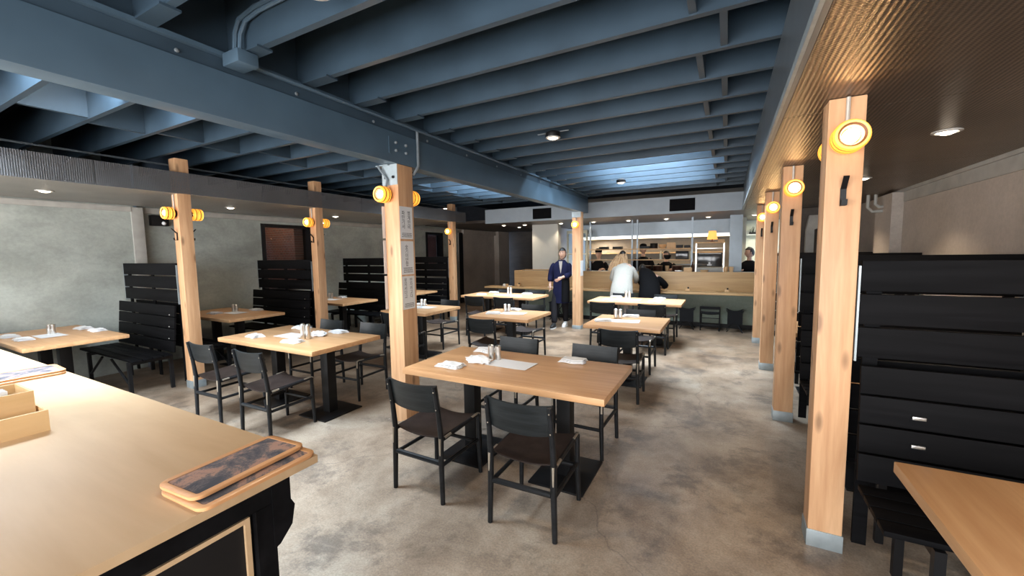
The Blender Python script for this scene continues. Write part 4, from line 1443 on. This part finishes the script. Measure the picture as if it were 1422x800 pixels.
tl = thing('table_lamp', 'small table lamp with a glowing orange pleated shade', 'lamp', (-0.29, 9.78, 1.7912))
MB().lathe([(0.05, 0), (0.05, 0.012), (0.012, 0.02), (0.012, 0.06)], 16).build('base', 'copper', tl)
m = MB()
n = 48
rr = []
for z, r in ((0.055, 0.10), (0.235, 0.068)):
    rr.append([m.bm.verts.new(((r + 0.004 * (k % 2)) * math.cos(2 * PI * k / n), (r + 0.004 * (k % 2)) * math.sin(2 * PI * k / n), z)) for k in range(n)])
for k in range(n):
    m.bm.faces.new((rr[0][k], rr[0][(k + 1) % n], rr[1][(k + 1) % n], rr[1][k]))
m.build('lamp_shade', 'shade', tl)
small('carton', 'small pale box beside the orange lamp on the rack', 'box', -0.115, 9.78, 1.7912, 'box', (0.13, 0.055), 'palewood')
BT = 1.1605
for i, (x, w) in enumerate(((-0.02, 0.085), (0.085, 0.085))):
    small('cup', ('tan cup on the bar top, left of the two at right', 'tan cup on the bar top, right of the two at right')[i], 'cup', x, 9.56, 1.1455, 'cup', (w, 0.12), 'palewood')
small('caddy_box', 'pale wooden box of utensils on the bar top', 'box', -0.74, 9.56, 1.1455, 'box', (0.16, 0.10), 'palewood')
small('bottle', 'dark bottle standing in front of the steel rack', 'bottle', -0.66, 9.72, 1.1455, 'bottle', (0.07, 0.22), 'copper')
small('plate_stack', 'white stack of plates on the bar top left of the wooden box', 'plates', -0.93, 9.56, 1.1455, 'cup', (0.16, 0.04), 'napkin')
small('plate_stack', 'pale stack of dishes on the bar top below the monitor', 'plates', -0.42, 9.56, 1.1455, 'cup', (0.16, 0.05), 'palewood')
# pantry shelf with plants
ps = thing('wall_shelf', 'white wall shelf in the bright room behind the right posts', 'shelf', (0.62, 12.08, 1.98))
MB().box(-0.23, 0.42, -0.09, 0.115, 0, 0.025).box(-0.23, 0.42, 0.10, 0.115, 0.026, 0.12).build('board', 'white', ps)
MB().box(-0.23, 0.42, -0.09, 0.115, 0.42, 0.445).build('board', 'white', ps)
pl = thing('potted_herbs', 'low dark plant tray on the white wall shelf', 'plant', (0.64, 12.05, 2.006))
MB().box(-0.16, 0.16, -0.05, 0.05, 0, 0.05, 0.005).build('tray', 'steelblack', pl)
m = MB()
rnd = random.Random(3)
for k in range(26):
    x = rnd.uniform(-0.15, 0.15)
    yy = rnd.uniform(-0.04, 0.04)
    hgt = rnd.uniform(0.04, 0.15 if x < -0.05 else 0.08)
    m.tube([(x, yy, 0.051), (x + rnd.uniform(-.02, .02), yy, 0.051 + hgt)], [0.007, 0.002], 5)
m.build('leaves', 'leaf', pl)

# right-hand background: white pipes and a boxed duct beyond the booths
pp = thing('wall_pipe', 'pair of white pipes hooking down from the right soffit', 'pipe', (1.72, 7.4, 1.9))
MB().tube([(0, 0, 0.45), (0, 0, 0.28), (0.05, 0, 0.22), (0.16, 0, 0.22)], 0.02, 10).build('pipe', 'trim', pp)
MB().tube([(0.08, 0.0, 0.45), (0.08, 0, 0.32), (0.12, 0, 0.28), (0.16, 0, 0.28)], 0.02, 10).build('pipe', 'trim', pp)
du = thing('duct_column', 'pale boxed duct with a flared top seen between the right posts', 'duct', (1.28, 8.85, 0))
MB().box(-0.06, 0.06, -0.06, 0.06, 0, 1.95).build('shaft', 'trim', du)
MB().prism([(-0.06, 1.951), (-0.02, 2.2), (0.32, 2.2), (0.25, 2.03), (0.06, 1.951)], -0.06, 0.06, Matrix(((1, 0, 0, 0), (0, 0, 1, 0), (0, 1, 0, 0), (0, 0, 0, 1)))).build('flare', 'trim', du)

# ================================================================== PEOPLE
def skin_mesh(name, chains, mat, sub=2):
    """chains: list of lists of (point, radius); points shared by coordinates are welded"""
    verts, rad, edges, idx = [], [], [], {}
    for ch in chains:
        prev = None
        for p, r in ch:
            key = tuple(round(q, 4) for q in p)
            if key not in idx:
                idx[key] = len(verts)
                verts.append(p)
                rad.append(r)
            if prev is not None and prev != idx[key]:
                edges.append((prev, idx[key]))
            prev = idx[key]
    me = bpy.data.meshes.new(name)
    me.from_pydata(verts, edges, [])
    ob = bpy.data.objects.new(name, me)
    COL.objects.link(ob)
    sk = ob.modifiers.new('skin', 'SKIN')
    sk.use_smooth_shade = True
    for i, sv in enumerate(me.skin_vertices[0].data):
        r = rad[i]
        sv.radius = (r, r) if not isinstance(r, tuple) else r
        sv.use_root = (i == 0)
    ss = ob.modifiers.new('sub', 'SUBSURF')
    ss.levels = ss.render_levels = sub
    bpy.context.view_layer.update()
    dg = bpy.context.evaluated_depsgraph_get()
    out = bpy.data.meshes.new_from_object(ob.evaluated_get(dg))
    bpy.data.objects.remove(ob)
    out.name = name
    out.materials.clear()
    out.materials.append(M[mat])
    for p in out.polygons:
        p.use_smooth = True
    return out


def add_mesh(name, me, parent):
    o_ = bpy.data.objects.new(name, me)
    COL.objects.link(o_)
    o_.parent = parent
    return o_


def loft(rings, mat_name, name, parent, n=24, cap=True):
    """rings: (cx, cy, z, rx, ry)"""
    m = MB()
    R = []
    for cx, cy, z, rx, ry in rings:
        R.append([m.bm.verts.new((cx + rx * math.cos(2 * PI * k / n), cy + ry * math.sin(2 * PI * k / n), z)) for k in range(n)])
    for a, b in zip(R, R[1:]):
        for k in range(n):
            m.bm.faces.new((a[k], a[(k + 1) % n], b[(k + 1) % n], b[k]))
    if cap:
        m.bm.faces.new(R[0][::-1])
        m.bm.faces.new(R[-1])
    return m.build(name, mat_name, parent)


def hand(w, d, side, curl=0.35, s=1.0):
    """finger chains from wrist w along direction d; side = thumb direction"""
    w, d, side = Vector(w), Vector(d).normalized(), Vector(side).normalized()
    nrm = d.cross(side).normalized()
    palm = w + d * 0.075 * s
    ch = [[(tuple(w), 0.026 * s), (tuple(w + d * 0.04 * s), (0.034 * s)), (tuple(palm), 0.032 * s)]]
    for k, L in enumerate((0.072, 0.08, 0.074, 0.058)):
        b = palm + side * (0.027 - 0.018 * k) * s
        p1 = b + d * 0.025 * s
        p2 = p1 + (d + nrm * curl).normalized() * L * 0.5 * s
        p3 = p2 + (d + nrm * curl * 2.2).normalized() * L * 0.45 * s
        ch.append([(tuple(palm), 0.032 * s), (tuple(p1), 0.0095 * s), (tuple(p2), 0.0088 * s), (tuple(p3), 0.0072 * s)])
    a = w + d * 0.035 * s
    t1 = a + (side * 0.9 + d * 0.5) * 0.045 * s
    t2 = t1 + (side * 0.3 + d * 0.9) * 0.035 * s
    ch.append([(tuple(w + d * 0.04 * s), 0.034 * s), (tuple(t1), 0.011 * s), (tuple(t2), 0.0085 * s)])
    return ch


def head_mesh(center, r=0.10, face=(0, -1), parent=None):
    """head with brow, nose, mouth, chin, ears; returns MB to be merged in a body"""
    cx, cy, cz = center
    fx, fy = face
    L = math.hypot(fx, fy)
    fx, fy = fx / L, fy / L
    b = bmesh.new()
    bmesh.ops.create_uvsphere(b, u_segments=28, v_segments=20, radius=1)
    for v in b.verts:
        x, y, z = v.co
        f = -y                                   # forward
        k = 1.0 - 0.22 * max(0, -z) ** 1.5       # jaw narrows
        X = x * 0.072 * k
        Y = y * 0.092 * (1 - 0.10 * max(0, -z))
        Z = z * 0.118
        if f > 0.55:
            if abs(x) < 0.17 and -0.35 < z < 0.15:        # nose
                Y -= 0.020 * (1 - abs(x) / 0.17) * (1 - abs(z + 0.22) / 0.40)
            if 0.16 < abs(x) < 0.55 and 0.0 < z < 0.24:   # eye sockets
                Y += 0.007
            if abs(x) < 0.3 and -0.95 < z < -0.72:        # chin
                Y -= 0.008
            if abs(x) < 0.33 and -0.58 < z < -0.44:       # lips
                Y -= 0.006
        # rotate: model faces -y
        X2 = X * (-fy) + Y * (-fx)
        Y2 = X * fx + Y * (-fy)
        v.co = Vector((cx + X2, cy + Y2, cz + Z))
    return b


def person(label, loc, rz, group=None):
    return thing('person', label, 'person', loc, rz, group)


def join_meshes(name, meshes, mat):
    bm = bmesh.new()
    for me in meshes:
        bm.from_mesh(me)
    out = bpy.data.meshes.new(name)
    bm.to_mesh(out)
    bm.free()
    out.materials.append(M[mat])
    for p in out.polygons:
        p.use_smooth = True
    return out


def bm_to_mesh(b, name):
    me = bpy.data.meshes.new(name)
    b.to_mesh(me)
    b.free()
    return me


def ears_bm(center, face):
    b = MB()
    fx, fy = face
    L = math.hypot(fx, fy)
    fx, fy = fx / L, fy / L
    for s in (-1, 1):
        b.ball((center[0] + s * 0.072 * (-fy), center[1] + s * 0.072 * fx, center[2] - 0.005), (0.014, 0.018, 0.03), 10)
    return b.bm


def hair_cap(parent, center, face, mat, low=-0.2, back=0.0, grow=1.09, fringe=0.30):
    """hair shell over the skull, open over the face"""
    cx, cy, cz = center
    L = math.hypot(*face)
    fx, fy = face[0] / L, face[1] / L
    b = bmesh.new()
    bmesh.ops.create_uvsphere(b, u_segments=28, v_segments=20, radius=1)
    kill = []
    for v in b.verts:
        x, y, z = v.co
        if (-y > 0.25 and z < fringe) or z < low - 0.4 * max(0, y):
            kill.append(v)
    bmesh.ops.delete(b, geom=kill, context='VERTS')
    for v in b.verts:
        x, y, z = v.co
        X, Y, Z = x * 0.074 * grow, y * 0.094 * grow, z * 0.118 * grow
        v.co = Vector((cx + X * (-fy) + Y * (-fx), cy + X * fx + Y * (-fy), cz + Z + 0.004))
    m = MB()
    m._add(b)
    return m.build('hair', mat, parent)


def sleeve(chain, mat, name, parent, sub=1):
    return add_mesh(name, skin_mesh(name, [chain], mat, sub), parent)


# ---- the waiter in the navy coat, facing the camera
wt = person('person in a long navy coat standing left of the bar post, hand at waist', (-3.15, 8.22, 0), 0)
HC = (0.03, 0.0, 1.585)
FACE = (0.12, -1)
lw, rw = (-0.235, -0.06, 0.93), (0.085, -0.20, 1.085)
ch = [
    [((0, 0, 0.93), 0.12), ((0, 0.0, 1.10), 0.115), ((0, 0, 1.28), 0.12), ((0.005, 0, 1.385), 0.07), ((0.015, 0, 1.45), 0.05), ((0.028, 0.0, 1.53), 0.05)],
    [((0, 0, 1.28), 0.12), ((-0.15, 0, 1.335), 0.05), ((-0.235, 0.01, 1.15), 0.046), (lw, 0.026)],
    [((0, 0, 1.28), 0.12), ((0.15, 0, 1.335), 0.05), ((0.21, 0.0, 1.15), 0.046), (rw, 0.026)],
    [((0, 0, 0.93), 0.12), ((-0.09, 0, 0.86), 0.085), ((-0.125, -0.10, 0.48), 0.055), ((-0.10, -0.17, 0.09), 0.038), ((-0.10, -0.28, 0.035), 0.03)],
    [((0, 0, 0.93), 0.12), ((0.09, 0, 0.86), 0.085), ((0.06, 0.06, 0.48), 0.055), ((0.055, 0.12, 0.09), 0.038), ((0.055, 0.02, 0.035), 0.03)],
]
ch += hand(lw, (0.05, -0.12, -1), (0.5, -1, 0), 0.3, 1.0)
ch += hand(rw, (-0.5, -0.35, -0.35), (0, -0.4, 1), 0.6, 1.0)
body = skin_mesh('body', ch, 'skin')
add_mesh('body', join_meshes('body', [body, bm_to_mesh(head_mesh(HC, face=FACE), 'h'), bm_to_mesh(ears_bm(HC, FACE), 'e')], 'skin'), wt)
hair_cap(wt, HC, FACE, 'darkhair', -0.55, fringe=0.42, grow=1.12)
m = MB()
for s in (-1, 1):
    m.ball((HC[0] + 0.012 + s * 0.027, HC[1] - 0.083, HC[2] + 0.012), (0.011, 0.006, 0.006), 8)
    m.ball((HC[0] + 0.012 + s * 0.028, HC[1] - 0.087, HC[2] + 0.032), (0.017, 0.005, 0.004), 8)
m.build('eye', 'darkhair', wt)
m = MB().ball((HC[0] + 0.012, HC[1] - 0.087, HC[2] - 0.06), (0.020, 0.006, 0.005), 10)
m.build('mouth', 'copper', wt)
# beard along the jaw
m = MB()
m.tube([(HC[0] - 0.062, HC[1] - 0.02, HC[2] - 0.06), (HC[0] - 0.04, HC[1] - 0.06, HC[2] - 0.105), (HC[0] + 0.008, HC[1] - 0.082, HC[2] - 0.118), (HC[0] + 0.055, HC[1] - 0.055, HC[2] - 0.105), (HC[0] + 0.07, HC[1] - 0.015, HC[2] - 0.06)], [0.005, 0.008, 0.010, 0.008, 0.005], 8)
m.build('beard', 'darkhair', wt)
loft([(-0.01, 0.0, 0.53, 0.185, 0.15), (-0.01, 0.0, 0.60, 0.18, 0.145), (-0.005, 0, 0.80, 0.185, 0.145), (0, 0, 0.95, 0.18, 0.14), (0, 0, 1.10, 0.172, 0.138), (0, 0, 1.25, 0.19, 0.14), (0, 0, 1.34, 0.185, 0.12), (0.0, 0, 1.40, 0.13, 0.088), (0.01, 0.0, 1.455, 0.066, 0.066)], 'navy', 'coat', wt)
sleeve([((-0.13, 0, 1.345), 0.078), ((-0.185, 0.0, 1.33), 0.078), ((-0.24, 0.01, 1.15), 0.078), ((-0.24, -0.025, 1.03), 0.076), ((-0.238, -0.04, 0.975), 0.075)], 'navy', 'sleeve', wt)
sleeve([((0.13, 0, 1.345), 0.078), ((0.18, 0.0, 1.33), 0.078), ((0.215, 0.0, 1.16), 0.075), ((0.16, -0.12, 1.11), 0.068), ((0.125, -0.165, 1.098), 0.064)], 'navy', 'sleeve', wt)
m = MB().prism([(0.0, 1.43), (0.075, 1.43), (0.06, 1.30), (0.04, 1.17), (0.02, 1.28)], -0.146, -0.128, Matrix(((1, 0, 0, 0), (0, 0, 1, 0), (0, 1, 0, 0), (0, 0, 0, 1))))
m.build('shirt_front', 'greyshirt', wt)
loft([(0.10, -0.03, 0.56, 0.085, 0.125), (0.10, -0.03, 0.80, 0.09, 0.125), (0.10, -0.025, 1.0, 0.085, 0.122), (0.10, -0.02, 1.16, 0.07, 0.12)], 'blackcloth', 'coat_shadow', wt)  # black shell standing in for the shadow on the coat's right half
sleeve([((-0.08, 0, 0.86), 0.095), ((-0.125, -0.10, 0.48), 0.080), ((-0.105, -0.16, 0.16), 0.066), ((-0.10, -0.17, 0.09), 0.064)], 'trousers', 'trouser_leg', wt)
sleeve([((0.08, 0, 0.86), 0.095), ((0.06, 0.06, 0.48), 0.080), ((0.055, 0.115, 0.16), 0.066), ((0.055, 0.12, 0.09), 0.064)], 'trousers', 'trouser_leg', wt)
for x, yy, mt, sole in ((-0.10, -0.24, 'shoeblack', 'shoewhite'), (0.055, 0.06, 'shoewhite', 'shoewhite')):
    loft([(x, yy, 0.018, 0.048, 0.135), (x, yy, 0.05, 0.047, 0.130), (x, yy + 0.03, 0.085, 0.042, 0.085), (x, yy + 0.055, 0.11, 0.036, 0.045)], mt, 'shoe', wt)
    loft([(x, yy, 0.0, 0.051, 0.14), (x, yy, 0.0175, 0.051, 0.14)], sole, 'shoe_sole', wt)

# ---- blond woman seen from behind, leaning over the bar
ww = person('person with long blond hair in cream cardigan leaning at the bar, from behind', (-1.93, 8.60, 0), 0.0)
HW = (-0.06, 0.28, 1.50)
ch = [
    [((0, -0.05, 0.86), 0.12), ((0, 0.0, 1.02), 0.11), ((0, 0.10, 1.20), 0.125), ((-0.02, 0.18, 1.32), 0.075), ((-0.04, 0.23, 1.38), 0.048), ((-0.055, 0.27, 1.45), 0.048)],
    [((0, 0.10, 1.20), 0.125), ((-0.17, 0.15, 1.27), 0.055), ((-0.26, 0.20, 1.02), 0.042), ((-0.18, 0.46, 0.93), 0.026)],
    [((0, 0.10, 1.20), 0.125), ((0.15, 0.15, 1.27), 0.055), ((0.24, 0.22, 1.04), 0.042), ((0.18, 0.46, 0.95), 0.026)],
    [((0, -0.05, 0.86), 0.12), ((-0.09, -0.05, 0.80), 0.085), ((-0.10, -0.04, 0.46), 0.055), ((-0.10, -0.06, 0.09), 0.036), ((-0.10, 0.06, 0.032), 0.03)],
    [((0, -0.05, 0.86), 0.12), ((0.09, -0.05, 0.80), 0.085), ((0.10, -0.04, 0.46), 0.055), ((0.10, -0.06, 0.09), 0.036), ((0.10, 0.06, 0.032), 0.03)],
]
ch += hand((-0.18, 0.46, 0.93), (0.2, 1, -0.4), (1, -0.2, 0.2), 0.4)
ch += hand((0.18, 0.46, 0.95), (-0.2, 1, -0.4), (-1, -0.2, 0.2), 0.4)
body = skin_mesh('body', ch, 'skin')
FW = (-0.1, 1)
add_mesh('body', join_meshes('body', [body, bm_to_mesh(head_mesh(HW, face=FW), 'h'), bm_to_mesh(ears_bm(HW, FW), 'e')], 'skin'), ww)
hair_cap(ww, HW, FW, 'darkhair', -0.35, fringe=0.35, grow=1.13)
m = MB()
rnd = random.Random(11)
for k in range(70):
    a = rnd.uniform(-1.35, 1.15)
    px_, py_ = math.sin(a), -math.cos(a)
    p0 = Vector((HW[0] + px_ * 0.078, HW[1] + py_ * 0.09, HW[2] + rnd.uniform(-0.04, 0.07)))
    q = rnd.uniform(0.7, 1.3)
    p1 = p0 + Vector((px_ * 0.055 - 0.025, -0.02, -0.09))
    p2 = p1 + Vector((px_ * 0.045 * q - 0.035, -0.02 - 0.02 * rnd.random(), -0.10))
    p3 = p2 + Vector((px_ * 0.02 - 0.03 * q, -0.02, -0.09 * q))
    m.tube([p0, p1, p2, p3], [0.018, 0.024, 0.020, 0.005], 6)
m.build('hair', 'blond', ww)
loft([(0, -0.09, 0.60, 0.235, 0.17), (0, -0.085, 0.72, 0.235, 0.17), (0, -0.06, 0.88, 0.225, 0.165), (0, -0.01, 1.02, 0.205, 0.15), (0, 0.06, 1.15, 0.205, 0.15), (-0.005, 0.12, 1.26, 0.20, 0.13), (-0.01, 0.16, 1.325, 0.14, 0.095), (-0.025, 0.20, 1.37, 0.07, 0.065)], 'cream_knit', 'cardigan', ww)
sleeve([((-0.12, 0.13, 1.26), 0.085), ((-0.185, 0.15, 1.24), 0.082), ((-0.265, 0.19, 1.03), 0.075), ((-0.22, 0.36, 0.965), 0.058), ((-0.19, 0.43, 0.94), 0.05)], 'cream_knit', 'sleeve', ww)
sleeve([((0.11, 0.13, 1.26), 0.085), ((0.165, 0.15, 1.24), 0.08), ((0.245, 0.21, 1.05), 0.07), ((0.21, 0.36, 0.98), 0.055), ((0.19, 0.43, 0.957), 0.05)], 'cream_knit', 'sleeve', ww)
for s in (-1, 1):
    sleeve([((s * 0.085, -0.05, 0.82), 0.10), ((s * 0.10, -0.04, 0.46), 0.072), ((s * 0.10, -0.055, 0.10), 0.052)], 'greyshirt', 'trouser_leg', ww)
    loft([(s * 0.10, 0.02, 0.0, 0.045, 0.13), (s * 0.10, 0.02, 0.045, 0.045, 0.125), (s * 0.10, -0.02, 0.09, 0.04, 0.06)], 'shoeblack', 'shoe', ww)

# ---- person in black beside her, bent low over the ledge
pb = person('person in a loose black coat bent forward over the bar beside the blond woman', (-1.32, 8.74, 0), 0.0)
HB = (-0.31, 0.44, 1.20)
ch = [
    [((-0.08, -0.02, 0.80), 0.12), ((-0.10, 0.07, 0.94), 0.11), ((-0.13, 0.15, 1.07), 0.12), ((-0.20, 0.24, 1.14), 0.07), ((-0.26, 0.33, 1.17), 0.048), ((-0.29, 0.39, 1.18), 0.048)],
    [((-0.13, 0.15, 1.07), 0.12), ((-0.28, 0.25, 1.09), 0.055), ((-0.33, 0.33, 0.92), 0.042), ((-0.22, 0.46, 0.83), 0.026)],
    [((-0.13, 0.15, 1.07), 0.12), ((0.06, 0.22, 1.05), 0.055), ((0.20, 0.33, 0.88), 0.042), ((0.08, 0.48, 0.83), 0.026)],
    [((-0.08, -0.02, 0.80), 0.12), ((-0.17, -0.02, 0.75), 0.085), ((-0.18, 0.0, 0.44), 0.055), ((-0.18, -0.03, 0.09), 0.036), ((-0.18, 0.09, 0.032), 0.03)],
    [((-0.08, -0.02, 0.80), 0.12), ((0.01, -0.02, 0.75), 0.085), ((0.02, 0.0, 0.44), 0.055), ((0.02, -0.03, 0.09), 0.036), ((0.02, 0.09, 0.032), 0.03)],
]
ch += hand((-0.22, 0.46, 0.83), (0.4, 1, -0.2), (1, -0.3, 0.2), 0.4)
ch += hand((0.08, 0.48, 0.83), (-0.4, 1, -0.2), (-1, -0.3, 0.2), 0.4)
body = skin_mesh('body', ch, 'skin')
add_mesh('body', join_meshes('body', [body, bm_to_mesh(head_mesh(HB, face=(-0.2, 1)), 'h')], 'skin'), pb)
hair_cap(pb, HB, (-0.2, 1), 'darkhair', -0.6, fringe=0.35, grow=1.13)
loft([(-0.08, -0.06, 0.50, 0.22, 0.17), (-0.08, -0.04, 0.64, 0.22, 0.17), (-0.08, 0.0, 0.78, 0.215, 0.17), (-0.09, 0.07, 0.92, 0.205, 0.165), (-0.13, 0.14, 1.05, 0.19, 0.155), (-0.18, 0.20, 1.16, 0.16, 0.12), (-0.22, 0.25, 1.23, 0.10, 0.09), (-0.25, 0.28, 1.26, 0.05, 0.05)], 'blackcloth', 'coat', pb)
sleeve([((-0.02, 0.18, 1.05), 0.09), ((0.06, 0.22, 1.02), 0.088), ((0.20, 0.32, 0.88), 0.075), ((0.13, 0.43, 0.845), 0.055)], 'blackcloth', 'sleeve', pb)
sleeve([((-0.20, 0.22, 1.10), 0.09), ((-0.28, 0.26, 1.07), 0.082), ((-0.33, 0.33, 0.93), 0.07), ((-0.25, 0.42, 0.86), 0.052)], 'blackcloth', 'sleeve', pb)
for s in (-1, 1):
    sleeve([((s * 0.085 - .08, -0.02, 0.78), 0.10), ((s * 0.10 - .08, 0.0, 0.44), 0.074), ((s * 0.10 - .08, -0.03, 0.10), 0.055)], 'blackcloth', 'trouser_leg', pb)
    loft([(s * 0.10 - .08, 0.05, 0.0, 0.045, 0.13), (s * 0.10 - .08, 0.05, 0.045, 0.045, 0.125), (s * 0.10 - .08, 0.0, 0.09, 0.04, 0.06)], 'shoeblack', 'shoe', pb)


# ---- kitchen staff
def cook(label, x, y, hz, face, hat, mat, lean=0.0):
    t = person(label, (x, y, 0), 0, 'kitchen staff')
    k = hz / 1.60
    hc_ = (0, -lean, hz)
    wl_, wr_ = (-0.20, -0.28 - lean, 1.17), (0.20, -0.28 - lean, 1.17)
    sh = 1.36 * k
    ch = [
        [((0, 0, 0.93), 0.12), ((0, -lean * .3, 1.10), 0.115), ((0, -lean * .6, sh - .1), 0.13), ((0, -lean * .8, sh + 0.02), 0.08), ((0, -lean * .9, sh + .08), 0.05), ((0, -lean, hz - 0.055), 0.05)],
        [((0, -lean * .6, sh - .1), 0.13), ((-0.17, -lean * .6, sh - .01), 0.058), ((-0.25, -lean * .7, sh - 0.25), 0.046), (wl_, 0.026)],
        [((0, -lean * .6, sh - .1), 0.13), ((0.17, -lean * .6, sh - .01), 0.058), ((0.25, -lean * .7, sh - 0.25), 0.046), (wr_, 0.026)],
        [((0, 0, 0.93), 0.12), ((-0.09, 0, 0.86), 0.085), ((-0.10, 0, 0.48), 0.055), ((-0.10, 0.03, 0.09), 0.038), ((-0.10, -0.08, 0.032), 0.03)],
        [((0, 0, 0.93), 0.12), ((0.09, 0, 0.86), 0.085), ((0.10, 0, 0.48), 0.055), ((0.10, 0.03, 0.09), 0.038), ((0.10, -0.08, 0.032), 0.03)],
    ]
    ch += hand(wl_, (0.4, -1, -0.1), (1, 0.3, 0.2), 0.4)
    ch += hand(wr_, (-0.4, -1, -0.1), (-1, 0.3, 0.2), 0.4)
    b_ = skin_mesh('body', ch, 'skin')
    add_mesh('body', join_meshes('body', [b_, bm_to_mesh(head_mesh(hc_, face=face), 'h'), bm_to_mesh(ears_bm(hc_, face), 'e')], 'skin'), t)
    hair_cap(t, hc_, face, 'darkhair', -0.3, fringe=0.35, grow=1.10)
    if hat:
        loft([(hc_[0], hc_[1] - 0.005, hz + 0.045, 0.088, 0.105), (hc_[0], hc_[1], hz + 0.10, 0.090, 0.108), (hc_[0], hc_[1], hz + 0.14, 0.07, 0.085), (hc_[0], hc_[1], hz + 0.155, 0.02, 0.03)], 'blackcloth', 'cap', t)
    loft([(0, 0, 0.70, 0.19, 0.15), (0, 0, 0.95, 0.185, 0.15), (0, -lean * .3, 1.12, 0.185, 0.14), (0, -lean * .6, sh - 0.1, 0.20, 0.14), (0, -lean * .7, sh, 0.17, 0.11), (0, -lean * .85, sh + 0.065, 0.07, 0.07)], mat, 'jacket', t)
    for s, wq in ((-1, wl_), (1, wr_)):
        sleeve([((s * 0.12, -lean * .6, sh - 0.03), 0.08), ((s * 0.18, -lean * .6, sh - 0.03), 0.08), ((s * 0.25, -lean * .7, sh - 0.25), 0.066), ((s * 0.212, -0.22 - lean, 1.175), 0.045)], mat, 'sleeve', t)
        sleeve([((s * 0.085, 0, 0.84), 0.10), ((s * 0.10, 0, 0.48), 0.074), ((s * 0.10, 0.03, 0.10), 0.056)], 'trousers', 'trouser_leg', t)
        loft([(s * 0.10, -0.04, 0.0, 0.045, 0.13), (s * 0.10, -0.04, 0.045, 0.045, 0.125), (s * 0.10, 0.0, 0.09, 0.04, 0.06)], 'shoeblack', 'shoe', t)
    return t


cook('person with a dark cap behind the pass shelf just right of the bar post', -3.03, 10.72, 1.555, (0.1, -1), True, 'blackcloth', 0.05)
cook('person in a black cap and black top bending behind the pass shelf at the middle', -1.92, 10.95, 1.66, (0.5, -1), True, 'blackcloth', 0.05)
cook('person in black partly hidden behind the microwave on the pass shelf', -1.36, 11.0, 1.50, (-0.5, -1), False, 'blackcloth', 0.08)
cook('person in black jacket working at the right end of the kitchen beside the posts', 0.44, 10.49, 1.545, (-1, -0.4), False, 'blackcloth', 0.06)
